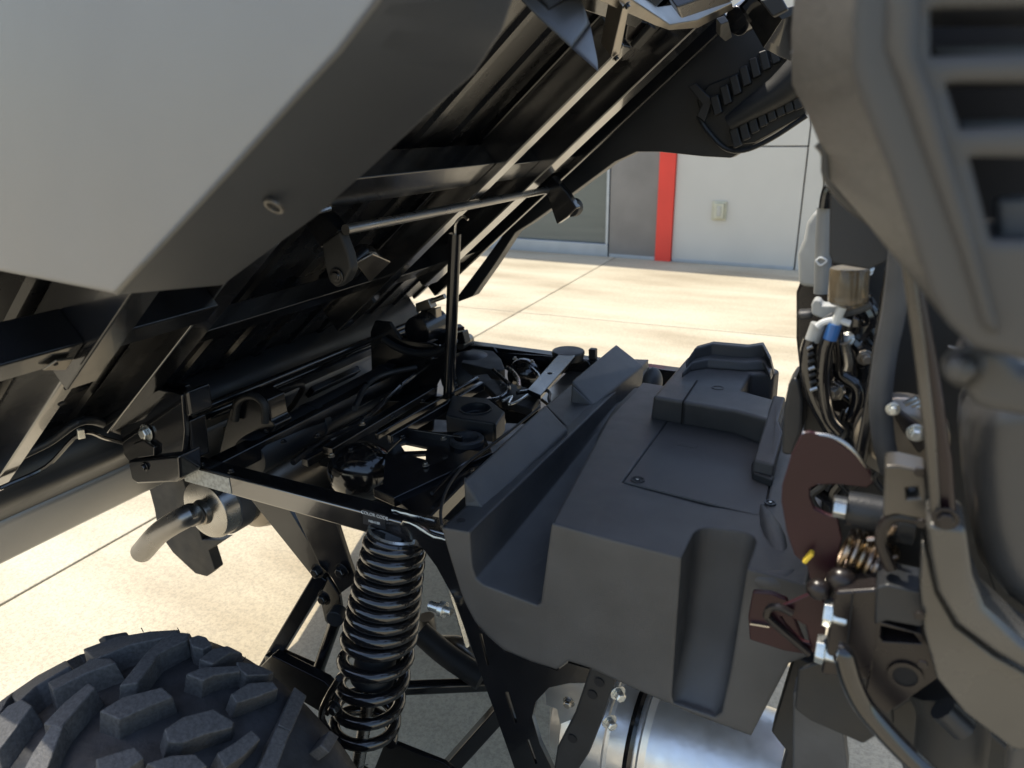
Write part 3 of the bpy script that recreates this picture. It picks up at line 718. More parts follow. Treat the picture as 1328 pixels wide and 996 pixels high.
MB().poly(base+top, tuple(range(nb_)), tuple(range(2*nb_-1, nb_-1, -1)), *[(i, (i+1) % nb_, (i+1) % nb_+nb_, i+nb_) for i in range(nb_)]).build('battery_box', 'box_plastic', EC, bevel=.006, seg=3, cut=hole, label='raised box with an open cavity')
# seam down the box front and over the top
s0 = P(884, 549, z=TZ+.002); s1 = up((886, 521)); s2 = up((904, 494))
MB().bar(s0-VY*.0015, s1-VY*.0015, .0025, .002, VY).bar(s1+VZ*.0008, s2+VZ*.0008, .0025, .002).build('seam', 'seam_black', EC)
rr_ = [up((890, 484)), up((901, 475)), up((923, 471)), up((970, 475)), up((995, 474)), up((1003, 487))]
# raised wavy back rim
hi_ = [P(889, 470, y=rr_[0].y), P(901, 452, y=rr_[1].y), P(923, 446, y=rr_[2].y), P(969, 450, y=rr_[3].y), P(988, 447, y=rr_[4].y), P(998, 466, y=rr_[5].y)]
MB().loft(rr_, hi_, (0, .02, 0)).build('box_rim', 'box_plastic', EC, bevel=.004, seg=3)
MB().loft([p-VY*.035+VZ*.0 for p in rr_], [a.lerp(b_, .45)-VY*.03 for a, b_ in zip(rr_, hi_)], (0, .03, 0)).build('box_rim', 'box_plastic', EC, bevel=.004, seg=3)
c = up((931, 503)); MB().lathe(c-VZ*.001, VZ, [(0, .012), (.002, .011), (.002, .008), (.0, .007)], 22, hollow=True).build('screw', 'dark_plastic', EC)
# right end retaining block
MB().prism([P(977, 596, z=TZ+.03), P(1003, 512, z=TZ+.06), P(1019, 514, z=TZ+.06), P(1010, 545, z=TZ+.055), P(1016, 560, z=TZ+.05), P(1004, 603, z=TZ+.03)], (0, 0, -.03)).build('retaining_block', 'lid_plastic', EC, bevel=.004)
MB().prism([P(975, 598, z=TZ+.012), P(1006, 606, z=TZ+.012), P(1002, 622, z=TZ+.012), P(976, 612, z=TZ+.012)], (0, 0, -.014)).build('retaining_foot', 'dark_plastic', EC, bevel=.003)
yplate('side_pad', [(1013, 590), (1016, 530), (1022, 500), (1030, 488), (1038, 495), (1042, 520), (1040, 560), (1028, 592)], .80, .05, 'dark_plastic', .008, par=EC)
# boss near the front edge of the cover
MB().tube(cr([P(988, 655, z=TZ), P(1004, 700, z=TZ-.004), P(1022, 742, z=TZ-.008)], 3)[:6], [.002, .009, .014, .015, .012, .004], 20, 1).build('cover_boss', 'box_plastic', EC)
MB().tube(cr([P(968, 745, z=TZ-.012), P(1015, 752, z=TZ-.010), P(1050, 728, z=TZ-.005)], 3)[:6], [.003, .012, .014, .014, .010, .003], 20, 1).build('cover_boss', 'box_plastic', EC)
screw((999, 652), TZ+.004, .008)

# ------------------------------------------------------------------ heat shield and its strap under the cover
HS = part('engine_heat_shield', (-.15, .95, .5))
hc = P(880, 960, y=.98)
sh = MB()
a0 = P(740, 930, y=.98); 
sh.lathe(Vector((a0.x-.03, 1.0, hc.z-.03)), VX, [(0, .05), (.015, .085), (.04, .098), (.055, .092), (.07, .105), (.12, .108), (.125, .113), (.13, .108), (.18, .11), (.185, .118), (.195, .11), (.26, .112), (.40, .105)], 96)
from mathutils import noise as _nz
for i_, v_ in enumerate(sh.v):
    k_ = _nz.noise(v_*9)*.007+_nz.noise(v_*30)*.0025; sh.v[i_] = v_+Vector((0, k_*.7, k_))
sh.build('shield_shell', 'heat_shield', HS)
MB().lathe(Vector((a0.x+.13, 1.0, hc.z-.03)), VX, [(0, .115), (.008, .119), (.014, .115)], 40, hollow=True).build('shield_band', 'black_steel', HS)
yplate('shield_flange', [(706, 893), (735, 886), (760, 884), (752, 930), (726, 940), (722, 920), (708, 915)], .90, .006, 'heat_shield', .002, par=HS)
for q in ((738, 910), (784, 901)): bolt(HS, P(*q, y=.87), -VY, .007, .009, 'bare_steel')
# perforated black bracket
MB().prism(Ps([(765, 866), (800, 876), (778, 940), (762, 980), (742, 1010), (716, 1010), (722, 970), (745, 925)], y=.79), (0, .022, 0)).build('strap_bracket', 'matte_black', HS, bevel=.004,
   cut=None)
for q in ((777, 885), (768, 901), (742, 958)):
    MB().lathe(P(*q, y=.7885), -VY, [(0, .0075), (.0006, .0075)], 18).build('hole', 'seam_black', HS)
bolt(HS, P(790, 935, y=.80), VX-VY, .008, .012, 'zinc'); bolt(HS, P(801, 898, y=.80), VX-VY, .008, .012, 'zinc')
yplate('front_leg_plate', [(1000, 950), (1030, 850), (1090, 880), (1080, 1010), (1010, 1010), (1020, 975)], .80, .03, 'matte_black', .003, par=HS)
yplate('front_leg_plate', [(1028, 900), (1048, 880), (1090, 920), (1100, 1010), (1028, 1010)], .70, .03, 'hose_grey', .003, par=HS)
yplate('seat_base_plate', [(1035, 868), (1150, 830), (1160, 940), (1120, 966), (1050, 935), (1030, 920)], .66, .006, 'matte_black', .003, par=HS)

# ------------------------------------------------------------------ tilted cargo bed
BD = part('cargo_bed', bp(.5, 1.2, .1))
def bbar(name, u0, u1, y0, y1, w0, w1, m='black_steel', bev=.003, par=None, **k):
    return MB().prism([bp(u0, y0, w0), bp(u1, y0, w0), bp(u1, y1, w0), bp(u0, y1, w0)], BW*(w1-w0)).build(name, m, par or BD, bevel=bev, **k)
# floor with pressed ribs
fl = MB(); ys = []; y = .52; k = 0
prof_ = []; y = .425
while y < 1.90:
    prof_ += [(y, .115), (y+.085, .115), (y+.093, .108), (y+.112, .108), (y+.12, .115)]; y += .12
prof_.append((1.95, .115))
Aa = [bp(-.13, a, w) for a, w in prof_]; Bb = [bp(1.16, a, w) for a, w in prof_]
fl.loft(Aa, Bb, BW*.006); fl.build('floor_sheet', 'floor_black', BD, bevel=0, sharp=20)
# longitudinal rails
bbar('rail', -.02, 1.10, .745, .80, .03, .098, 'rail_steel'); bbar('rail', .06, 1.0, 1.335, 1.380, .03, .098, 'rail_steel'); bbar('rail', .19, 1.12, 1.565, 1.632, .02, .098, 'rail_steel')
bbar('rail', -.10, .34, .555, .585, .03, .10, 'rail_steel'); bbar('rail', .33, 1.0, .53, .575, .0, .10)
bbar('rail', .05, 1.12, 1.79, 1.81, .03, .10); bbar('rail', .05, 1.1, 1.88, 1.90, .06, .115)
# cross beams
bbar('cross_beam', .385, .43, .425, .53, .015, .07); bbar('cross_beam', .385, .43, .576, .744, .015, .07)
bbar('cross_beam', .60, .67, .801, 1.334, .045, .095); bbar('cross_beam', .60, .66, 1.381, 1.564, .045, .095); bbar('cross_beam', .60, .66, 1.633, 1.789, .045, .095)
bbar('cross_beam', .22, .26, 1.381, 1.564, .04, .09); bbar('cross_beam', .22, .26, 1.633, 1.789, .04, .09); bbar('cross_beam', .22, .26, .801, 1.334, .05, .09)
bbar('cross_beam', 1.03, 1.10, .80, 1.344, .04, .09)
# bright strap with hole on the near cross beam, gold tabs
MB().prism(Bs([(54, 478), (72, 466), (94, 463), (84, 478)], w=.012), BW*-.003).build('bracket_tab', 'brown_steel', BD, bevel=.001)
MB().lathe(B(73, 473, w=.008), BW, [(0, .003), (.0008, .003)], 12).build('hole', 'seam_black', BD)
for q in ((88, 500), (80, 521)): MB().lathe(B(q[0], q[1]+3, w=.029), BW, [(-.0006, .005), (.0008, .005)], 14).build('hole', 'seam_black', BD)
for q in ((56, 437), (72, 438), (90, 432), (40, 450)): MB().ell(B(*q, w=.09), (.012, .012, .01), None, 14, 8).build('rivet', 'gloss_black', BD)
MB().prism(Bs([(152, 500), (176, 455), (196, 457), (162, 504)], w=.10), BW*-.004).build('floor_strip', 'brown_steel', BD, bevel=.001)
# tail valance behind the hinge
def uwloft(name, prof2, y0, y1, m, th=.004, **k):
    A_ = [bp(u, y0, w) for u, w in prof2]; B_ = [bp(u, y1, w) for u, w in prof2]
    return MB().loft(A_, B_).build(name, m, BD, solid=th, sharp=9, **k)
uwloft('tail_panel', [(-.13, .118), (-.135, .033), (-.283, .030)], .30, 1.93, 'dark_plastic')
uwloft('tail_lip', [(-.284, .031), (-.30, .022), (-.47, -.004), (-.505, .0), (-.51, .014), (-.47, .03)], .30, 1.93, 'fender_grey')
bbar('tail_lip_end', -.40, -.285, .93, 1.92, .034, .06, 'cab_grey')
MB().tube([bp(.0, .86, .0), bp(-.02, 1.75, .0)], .009, 12).build('tail_rod', 'gloss_black', BD)
MB().tube([bp(-.075, .88, .005), bp(-.09, 1.80, .005)], .010, 12).build('tail_rod', 'gloss_black', BD)
MB().tube([bp(-.16, 1.05, .02), bp(-.18, 1.35, .01), bp(-.30, 1.42, .0), bp(-.38, 1.44, .0)], .008, 10, 5).build('tail_harness', 'matte_black', BD)
bbar('tail_bracket', -.34, -.30, 1.5, 1.72, .0, .03)
MB().tube(Bs([(0, 633), (60, 605), (104, 562), (135, 568), (160, 575)], w=.02), .004, 8, 5).build('wire_loom', 'gloss_black', BD)
MB().prism(Bs([(99, 556), (108, 555), (110, 566), (100, 568)], w=.015), BW*-.004).build('wire_clip', 'zinc', BD, bevel=.001)
MB().tube(Bs([(-20, 612), (60, 575), (110, 545), (160, 560)], w=.05), .008, 12, 5).build('tail_tube', 'dark_plastic', BD)
# torsion rod with two latch brackets
r0 = B(448, 298, w=.02); r1 = B(722, 244, w=.02)
MB().tube([r0, r1], .0085, 18).build('latch_rod', 'pipe_steel', BD, label='bright round cross rod')
rd = (r1-r0).normalized()
MB().prism(Bs([(392, 286), (402, 278), (420, 276), (440, 300), (428, 318), (416, 322)], y=.93), (0, .03, 0)).build('latch_bracket', 'black_steel', BD, bevel=.003)
MB().prism(Bs([(416, 315), (440, 298), (452, 330), (456, 350), (448, 366), (436, 374), (426, 366), (420, 345)], y=.925), (0, .022, 0)).build('latch_hook', 'matte_black', BD, bevel=.006, seg=3)
MB().lathe(B(437, 358, y=.924), -VY, [(0, .014), (.003, .014), (.003, .008), (.006, .007)], 18).build('pivot_bush', 'black_steel', BD, bevel=.001)
MB().tube(Bs([(452, 350), (470, 330), (486, 338)], w=.03), .02, 14, 4).build('latch_sleeve', 'black_steel', BD)
MB().prism(Bs([(462, 342), (484, 330), (507, 340), (480, 366)], w=-.005), BW*.004).build('latch_paddle', 'brown_steel', BD, bevel=.002)
MB().tube(Bs([(388, 290), (396, 280), (404, 276), (415, 274), (428, 270)], w=-.01), .0035, 8, 4).build('weld_bead', 'bare_steel', BD)
MB().prism(Bs([(705, 240), (716, 228), (735, 250), (748, 270), (735, 282), (722, 291), (712, 262)], y=1.72), (0, .03, 0)).build('latch_bracket', 'black_steel', BD, bevel=.003)
MB().lathe(B(740, 270, y=1.74), VY, [(0, .022), (.03, .024)], 20).build('latch_roller', 'matte_black', BD, bevel=.003)
# sloping outer flange strip and wires
MB().bar(bp(.05, 1.70, .05), bp(1.05, 1.70, .05), .01, .01, BW).build('brake_cable', 'bare_steel', BD)
# far wheel liner (dark), with ribbed cups
fp = [(585, 395), (630, 335), (655, 300), (700, 240), (760, 160), (820, 110), (890, 60), (960, 20), (1040, 5), (1050, 60), (1046, 148), (948, 205), (912, 203), (855, 197), (825, 197), (797, 210), (735, 256), (690, 288), (668, 302), (640, 345), (612, 385)]
MB().prism(Bs(fp, y=1.93), (0, .05, 0)).build('far_fender', 'dark_plastic', BD, bevel=.004)
MB().prism(Bs([(905, 130), (920, 110), (1048, 60), (1046, 148), (980, 185), (940, 190), (915, 168)], y=1.925), (0, -.012, 0)).build('fender_liner', 'matte_black', BD, bevel=.004)
def curve(pl, y): return cr(Bs(pl, y=y), 6)
MB().tube(curve([(945, 160), (975, 140), (1010, 118), (1042, 92)], 1.88), [.018, .045], 16).build('air_scoop', 'matte_black', BD)
for a, bq in (((930, 140), (1030, 60)), ((955, 182), (1045, 130))):
    for k in range(9):
        t = k/8; x_ = a[0]+(bq[0]-a[0])*t; y_ = a[1]+(bq[1]-a[1])*t-8*math.sin(math.pi*t)
        MB().prism(Bs([(x_-8, y_-14), (x_+3, y_-18), (x_+9, y_+6), (x_-2, y_+11)], y=1.90), (0, -.02, 0)).build('liner_rib', 'matte_black', BD, bevel=.004)
MB().prism(Bs([(893, 112), (903, 108), (925, 130), (915, 158), (905, 150), (912, 135)], y=1.90), (0, -.01, 0)).build('liner_tab', 'dark_plastic', BD, bevel=.002)
MB().tube(Bs([(905, 150), (918, 170), (940, 192), (965, 195), (1000, 180), (1046, 150)], y=1.905), .006, 8, 5).build('liner_edge', 'dark_plastic', BD)
# front cross member of the bed
fw = .0
MB().prism(Bs([(755, -8), (800, -14), (870, 32), (905, 26), (950, 4), (952, 12), (905, 37), (868, 40), (850, 34)], w=.0), BW*.04).build('front_beam', 'brown_steel', BD, bevel=.003)
MB().prism(Bs([(808, 8), (816, 12), (803, 78), (793, 74)], w=-.01), BW*.03).build('front_strut', 'brown_steel', BD, bevel=.002)
bolt(BD, B(812, 6, w=-.012), -BW, .004, .004, 'black_steel'); bolt(BD, B(798, 74, w=-.012), -BW, .004, .004, 'black_steel')
MB().prism(Bs([(815, 25), (858, 34), (820, 76), (806, 80)], w=.07), BW*.01).build('reinforcing_plate', 'bronze_steel', BD, bevel=.003)
MB().prism(Bs([(820, 62), (845, 34), (852, 38), (828, 66)], w=.055), BW*.01).build('slot_edge', 'matte_black', BD, bevel=.003)
MB().prism(Bs([(878, 10), (940, -12), (950, 3), (884, 25)], w=-.03), BW*.03).build('latch_cover', 'bronze_steel', BD, bevel=.004)
MB().lathe(B(955, 28, w=-.02), (B(985, 10, w=-.02)-B(955, 28, w=-.02)), [(0, .028), (.03, .03), (.07, .026)], 22).build('latch_barrel', 'black_steel', BD, bevel=.003)
MB().prism(Bs([(935, 32), (945, 28), (950, 48), (941, 54), (934, 48)], w=-.03), BW*.015).build('latch_tab', 'matte_black', BD, bevel=.002)
# plastic film
q0 = Bs([(958, 8), (975, 35), (990, 62), (1008, 72), (1027, 80)], y=1.5); q1 = Bs([(975, -10), (1000, 10), (1015, 25), (1025, 20), (1035, 10)], y=1.4)
MB().loft(q0, q1, (0, .004, 0)).build('hanging_film', 'gloss_black', BD, bevel=.002)
MB().prism(Bs([(985, 0), (1012, -6), (1022, 12), (1002, 22)], y=1.38), (0, .02, 0)).build('front_clip', 'matte_black', BD, bevel=.003)

# ---- near side fender panel (large, close to the camera)
Y0 = .41
rid = [(152, 382), (300, 222), (390, 122), (440, 68), (490, 2), (520, -60)]
r_in = [B(a, b_, y=Y0) for a, b_ in rid]
facep = [B(-120, 325, y=Y0), B(0, 352, y=Y0)]+r_in+[B(560, -160, y=Y0), B(-300, -160, y=Y0), B(-300, 300, y=Y0)]
MB().prism(facep, (0, .004, 0)).build('fender', 'fender_grey', BD, bevel=.006, seg=4, label='large grey side fender panel')
low = [(152, 382), (285, 370), (350, 322), (405, 282), (480, 215), (560, 140), (612, 95), (648, 40), (664, -10), (670, -60)]
rl = [(152, 382), (190, 341), (240, 287), (300, 222), (350, 167), (400, 111), (440, 68), (475, 22), (490, 2), (520, -60)]
MB().loft([B(a, b_, y=Y0+.002) for a, b_ in rl], [B(a, b_, y=Y0+(.005 if i == 0 else .10)) for i, (a, b_) in enumerate(low)], (0, .004, .0)).build('fender_flange', 'fender_grey_shaded', BD, bevel=.003, sharp=60)
MB().lathe(B(353, 272, y=Y0+.045)+Vector((0, .003, .003)), -VY-VZ, [(0, .009), (.002, .0085), (.002, .006), (.0, .0055)], 24, hollow=True).build('push_rivet', 'bracket_steel', BD)
MB().lathe(B(353, 272, y=Y0+.045)+Vector((0, .003, .003)), -VY-VZ, [(0, .006), (.0006, .0055)], 20).build('rivet_dark_disc', 'seam_black', BD)  # black disc paints in the shade of the recessed centre
def fold(dy, dpx): return [B(a+dpx*.74, b_+dpx*.67, y=Y0+dy) for a, b_ in rl]
MB().loft([p+VY*-.0012 for p in fold(0, -5)], [p+VY*-.0008 for p in fold(.001, 1)]).build('fender_fold', 'fender_grey', BD, solid=.0012)
# curled front tip of the fender
MB().loft(Bs([(655, -20), (700, 25), (740, 62), (775, 92)], y=.90), Bs([(740, -30), (752, -5), (764, 30), (774, 80)], y=.98), (0, .004, 0)).build('fender_tip', 'cab_grey', BD, bevel=.002)

# ------------------------------------------------------------------ cab corner: vent panel, seat-back latch, posts
CB = part('cab_rear_panel', (.05, .5, 1.3))
yn = .34
nearE = [(1112, -30), (1107, 30), (1106, 90), (1122, 140), (1150, 210), (1178, 290), (1208, 380), (1230, 420), (1262, 450)]
facepx = nearE+[(1340, 470), (1400, 470), (1400, 312), (1285, 312), (1256, 203), (1400, 205), (1400, 160), (1245, 168), (1225, 107), (1400, 105), (1400, 66), (1206, 74), (1205, 10), (1400, 6), (1400, -40)]
slots = [[(1205, 10), (1206, 74), (1400, 66), (1400, 6)], [(1225, 107), (1245, 168), (1400, 160), (1400, 105)], [(1256, 203), (1285, 312), (1400, 312), (1400, 205)]]
yplate('vent_panel', facepx, yn, .07, 'cab_grey', 0, par=CB)
for k, sl_ in enumerate(slots):
    MB().prism([p+VY*.10 for p in Ps([(sl_[0][0]-20, sl_[0][1]-25), (sl_[1][0]-20, sl_[1][1]+15), (1420, sl_[2][1]+15), (1420, sl_[3][1]-25)], y=yn)], (0, .005, 0)).build('vent_dark_sheet', 'seam_black', CB)  # black sheets added to stand in for the shade inside the slots
for (a, b_, c_1, d_) in ((1206, 60, 1400, 72), (1240, 156, 1400, 168), (1290, 258, 1400, 312)):
    MB().prism(Ps([(a, b_), (c_1, b_-4), (c_1, d_), (a+5, d_)], y=yn+.02), (0, .015, .0)).build('louvre', 'hose_grey', CB, bevel=.003)
# raised inner frame line of the face
MB().loft(Ps([(1150, -30), (1146, 60), (1165, 110), (1245, 330), (1275, 430)], y=yn-.004), Ps([(1195, -30), (1190, 72), (1210, 120), (1275, 350), (1300, 440)], y=yn-.008), (0, .01, 0)).build('vent_bezel', 'cab_grey', CB, bevel=.003)
farE = [(1032, -30), (1026, 40), (1027, 110), (1046, 146), (1062, 185), (1072, 200), (1075, 232), (1110, 272), (1182, 318)]
nrE = nearE[:9]
MB().loft(Ps(nrE, y=yn+.001), Ps(farE, y=.60), (.006, 0, .0)).build('panel_return', 'cab_coarse', CB, bevel=.004, sharp=15)
MB().tube([P(1028, 68, y=.597), P(1060, 56, y=.50), P(1108, 44, y=.36)], .0014, 8, 4).build('moulding_line', 'cab_grey', CB)
MB().tube(Ps(farE[4:], y=.60), .004, 8, 3).build('moulding_line', 'cab_grey', CB)
# lower body blocks
yplate('corner_block', [(1245, 448), (1300, 450), (1328, 480), (1400, 480), (1400, 560), (1310, 540), (1262, 532), (1248, 500)], .40, .03, 'cab_grey', .006, par=CB)
bolt(CB, P(1251, 476, y=.395), -VY-VX*.5, .007, .008, 'cab_grey')
yplate('seat_base_shell', [(1258, 520), (1252, 600), (1258, 680), (1272, 740), (1300, 790), (1400, 850), (1400, 500)], .60, .12, 'cab_grey', .03, par=CB)
yplate('gap_dark_sheet', [(1228, 450), (1262, 480), (1268, 700), (1300, 800), (1400, 830), (1400, 480)], .74, .01, 'matte_black', .002, par=CB)  # black sheet put in for the shade of the gap beside the post
# corner post (maroon-black) with light left edge
CP = part('corner_post', P(1210, 500, y=.55))
MB().prism(Ps([(1166, 325), (1189, 325), (1216, 470), (1236, 600), (1241, 676), (1208, 672), (1199, 560), (1184, 440)], y=.56), (0, .04, 0)).build('post', 'post_black', CP, bevel=.005)
MB().prism(Ps([(1166, 322), (1183, 322), (1200, 440), (1214, 560), (1221, 676), (1207, 676), (1197, 560), (1182, 440)], y=.552), (0, .03, 0)).build('post_edge', 'bracket_steel', CP, bevel=.003)
# curved lower flange
MB().prism(Ps([(1200, 678), (1253, 684), (1262, 748), (1278, 790), (1328, 836), (1400, 880), (1400, 920), (1328, 870), (1290, 848), (1240, 810), (1215, 768), (1205, 720)], y=.555), (0, .05, 0)).build('curved_flange', 'flange_metal', CP, bevel=.006, seg=3)
MB().prism(Ps([(1196, 700), (1206, 725), (1216, 770), (1240, 813), (1290, 851), (1328, 872), (1400, 925), (1330, 975), (1312, 972), (1250, 925), (1214, 880), (1198, 820), (1192, 760)], y=.585), (0, .02, 0)).build('lower_skin', 'flange_metal', CP, bevel=.004)
MB().prism(Ps([(1310, 972), (1340, 960), (1400, 930), (1400, 1040), (1300, 1040)], y=.60), (0, .02, 0)).build('sill_panel', 'cab_grey', CP, bevel=.004)
bolt(CP, P(1226, 672, y=.552), -VY, .006, .004, 'bronze_steel')

# ------------------------------------------------------------------ seat latch assembly
LA = part('latch_assembly', P(1100, 700, y=.62))
def lp(name, px, y, th, m, bev=.002, cut=None, **k): return yplate(name, px, y, th, m, bev, cut=cut, par=LA, **k)
lp('latch_plate', [(1013, 650), (1014, 630), (1026, 590), (1040, 562), (1049, 560), (1080, 568), (1108, 588), (1128, 612), (1133, 626), (1125, 633), (1085, 628), (1060, 629), (1050, 634), (1050, 645), (1056, 660), (1070, 667), (1086, 672), (1092, 700), (1084, 735), (1068, 755), (1050, 752), (1047, 735), (1030, 720), (1020, 690)], .64, .006, 'maroon', .0015, label='dark red hooked latch plate')
MB().tube(Ps([(1041, 562), (1080, 567), (1110, 588), (1131, 622)], y=.642), .0018, 8, 5).build('plate_edge', 'bare_steel', LA)
MB().bar(P(1043, 728, y=.632), P(1054, 716, y=.632), .004, .008, VY).build('paint_mark', 'yellow_paint', LA, bevel=.001)
MB().lathe(P(1080, 655, y=.66), VX, [(0, .010), (.012, .010), (.012, .016), (.03, .017), (.055, .017), (.055, .022), (.068, .022)], 18).build('pivot_bolt', 'dark_plastic', LA, bevel=.001)
MB().lathe(P(1081, 658, y=.645), VX, [(0, .009), (.011, .009)], 6).build('nut', 'zinc', LA, bevel=.001)
# torsion spring
sa, sbp = P(1093, 710, y=.65), P(1118, 722, y=.65); dv = (sbp-sa).normalized(); f1 = dv.cross(VY).normalized(); f2 = dv.cross(f1); LL = .04
pts = [sa+dv*(LL*i/110)+(f1*math.cos(i*.3456)+f2*math.sin(i*.3456))*.020 for i in range(111)]
pts += [P(1130, 735, y=.635), P(1133, 755, y=.63), P(1122, 762, y=.63)]
MB().tube(pts, .0027, 8).build('torsion_spring', 'gold_zinc', LA, label='gold coloured torsion spring')
MB().tube(Ps([(1125, 700), (1140, 698), (1155, 690), (1160, 682)], y=.63), .0026, 8, 4).build('spring_leg', 'gold_zinc', LA)
MB().tube(Ps([(1152, 730), (1153, 745), (1152, 760)], y=.63), .003, 8).build('spring_leg', 'bare_steel', LA)
MB().ell(P(1092, 752, y=.62), (.013, .012, .012), None, 18, 12).build('ball_joint', 'bronze_steel', LA)
MB().ell(P(1062, 764, y=.615), (.011, .010, .010), None, 16, 10).build('ball_nut', 'bronze_steel', LA)
# clamp block with two bolts
lp('clamp_block', [(1082, 768), (1136, 764), (1146, 770), (1142, 840), (1128, 884), (1064, 876), (1070, 850)], .60, .05, 'bronze_steel', .004)
MB().bar(P(1106, 768, y=.598), P(1098, 845, y=.598), .0015, .003, VY).build('clamp_gap', 'seam_black', LA)
for q in ((1070, 792), (1060, 840)): MB().lathe(P(q[0]-2, q[1], y=.61), VX, [(0, .013), (.008, .014), (.008, .012), (.02, .012)], 6).build('bolt', 'zinc', LA, bevel=.0015)
# lower hook plate
lp('hook_plate', [(995, 794), (1060, 766), (1075, 790), (1066, 850), (1048, 846), (1030, 832)], .66, .006, 'maroon', .002, cut=[[(1012, 800), (1024, 800), (1045, 812), (1050, 835), (1040, 832), (1020, 812)]])
MB().tube(Ps([(1050, 848), (1000, 805), (995, 796), (1000, 788), (1012, 788), (1028, 796)], y=.655), .004, 10, 5).build('hook_rim', 'bronze_steel', LA)
lp('mount_plate', [(970, 800), (976, 768), (1000, 770), (1020, 778), (1050, 850), (1018, 845), (972, 830)], .70, .008, 'maroon', .002)
MB().bar(P(973, 808, y=.698), P(998, 812, y=.698), .002, .004, VY).build('plate_edge', 'bare_steel', LA)
# upper square bracket
lp('square_bracket', [(1147, 604), (1165, 603), (1201, 612), (1204, 640), (1205, 676), (1186, 673), (1160, 668), (1145, 672)], .60, .03, 'bracket_steel', .004, cut=[[(1176, 634), (1190, 633), (1192, 645), (1177, 646)]])
MB().tube(Ps([(1205, 676), (1165, 669), (1148, 678), (1142, 700), (1148, 720), (1156, 738)], y=.61), .005, 10, 5).build('bracket_rim', 'bronze_steel', LA)
lp('dark_web', [(1120, 680), (1210, 676), (1215, 770), (1190, 800), (1120, 800)], .68, .01, 'matte_black', .002)
for q in ((1193, 610), (1195, 676), (1192, 795), (1196, 858)): bolt(LA, P(*q, y=.585), -VY, .0045, .003, 'bronze_steel', washer=False)
lp('lever_block', [(1136, 762), (1150, 758), (1196, 768), (1200, 812), (1192, 814), (1150, 806), (1134, 812)], .595, .04, 'dark_plastic', .005)
lp('lever_block', [(1134, 810), (1140, 806), (1195, 822), (1212, 850), (1216, 880), (1150, 926), (1122, 905), (1130, 870)], .60, .025, 'bronze_steel', .004, cut=[[(1142, 812), (1185, 822), (1195, 835), (1145, 832), (1140, 825)]])
MB().lathe(P(1174, 876, y=.599), -VY, [(0, .014), (.002, .014), (.002, .010), (0, .010)], 22, hollow=True).build('hole_rim', 'bronze_steel', LA)
MB().lathe(P(1174, 876, y=.599), -VY, [(0, .010), (.0008, .010)], 20).build('hole', 'seam_black', LA)
MB().tube(Ps([(1086, 845), (1094, 850), (1103, 880), (1118, 912), (1142, 942), (1170, 972), (1210, 1010)], y=.57), .0092, 20, 6).build('bent_tube', 'gloss_black', LA, label='glossy black bent tube')
MB().tube(Ps([(1215, 880), (1235, 925), (1230, 990)], y=.64), .03, 14, 4).build('rubber_boot', 'matte_black', LA)
MB().tube(Ps([(1222, 918), (1250, 945)], y=.60), .012, 12).build('hose_end', 'dark_plastic', LA)
lp('boot_panel', [(1150, 926), (1216, 880), (1262, 930), (1310, 975), (1330, 1030), (1180, 1030)], .70, .01, 'matte_black', .003)

# ------------------------------------------------------------------ engine-side clutter at the right: covers, hoses and wiring
EG = part('engine_bay', P(1090, 480, y=.85))
def gp(name, px, y, th, m, bev=.003, **k): return yplate(name, px, y, th, m, bev, par=EG, **k)
gp('side_casing', [(1040, 360), (1075, 345), (1100, 380), (1110, 500), (1104, 560), (1092, 570), (1070, 568), (1055, 530), (1038, 495), (1032, 440), (1032, 380)], .92, .05, 'bronze_steel', .006)
gp('expansion_tank', [(1036, 372), (1034, 330), (1042, 310), (1046, 290), (1055, 275), (1072, 268), (1078, 300), (1072, 375)], .90, .04, 'grey_clip', .006)
MB().tube(Ps([(1071, 268), (1068, 320), (1066, 380)], y=.87), .009, 14).build('vertical_hose', 'tube_grey', EG)
MB().tube(Ps([(1069, 270), (1072, 252), (1078, 240), (1084, 236)], y=.86), .006, 10, 4).build('cable', 'gloss_black', EG)
MB().tube(Ps([(1075, 243), (1080, 236), (1085, 240)], y=.85), .004, 8, 3).build('cable_end', 'frame_alu', EG)
MB().tube(Ps([(1058, 338), (1064, 334), (1072, 338), (1064, 344), (1058, 338)], y=.86), .0012, 6, 4).build('wire_loop', 'label_white', EG)
MB().prism(Ps([(1076, 250), (1082, 246), (1098, 262), (1148, 300), (1160, 320), (1150, 340), (1128, 350), (1080, 342), (1075, 330)], y=.74), (0, .05, 0)).build('air_box', 'dark_plastic', EG, bevel=.012, seg=4)
MB().lathe(P(1102, 347, y=.80), P(1099, 394, y=.80)-P(1102, 347, y=.80), [(0, .018), (.002, .019), (.034, .019), (.037, .016)], 26).build('relay_can', 'amber_plastic', EG)
gp('pipe_clip', [(1052, 395), (1056, 388), (1064, 390), (1066, 396), (1086, 396), (1088, 410), (1066, 414), (1052, 408)], .82, .02, 'grey_clip', .003)
gp('pipe_clip', [(1033, 405), (1054, 404), (1054, 414), (1036, 416)], .84, .02, 'cab_grey', .003)
MB().tube(Ps([(1130, 395), (1110, 403), (1080, 410), (1066, 420), (1060, 425)], y=.80), .004, 8, 4).build('wire', 'hose_grey', EG)
MB().tube(Ps([(1103, 420), (1085, 415), (1068, 418), (1060, 424)], y=.79), .0035, 8, 4).build('wire', 'label_white', EG)
MB().tube(Ps([(1061, 420), (1053, 442)], y=.80), .0075, 12).build('heat_shrink', 'grey_clip', EG)
MB().tube(Ps([(1052, 440), (1048, 460), (1050, 490), (1060, 520), (1080, 555)], y=.80), [.008, .011], 12, 5).build('cable', 'gloss_black', EG)
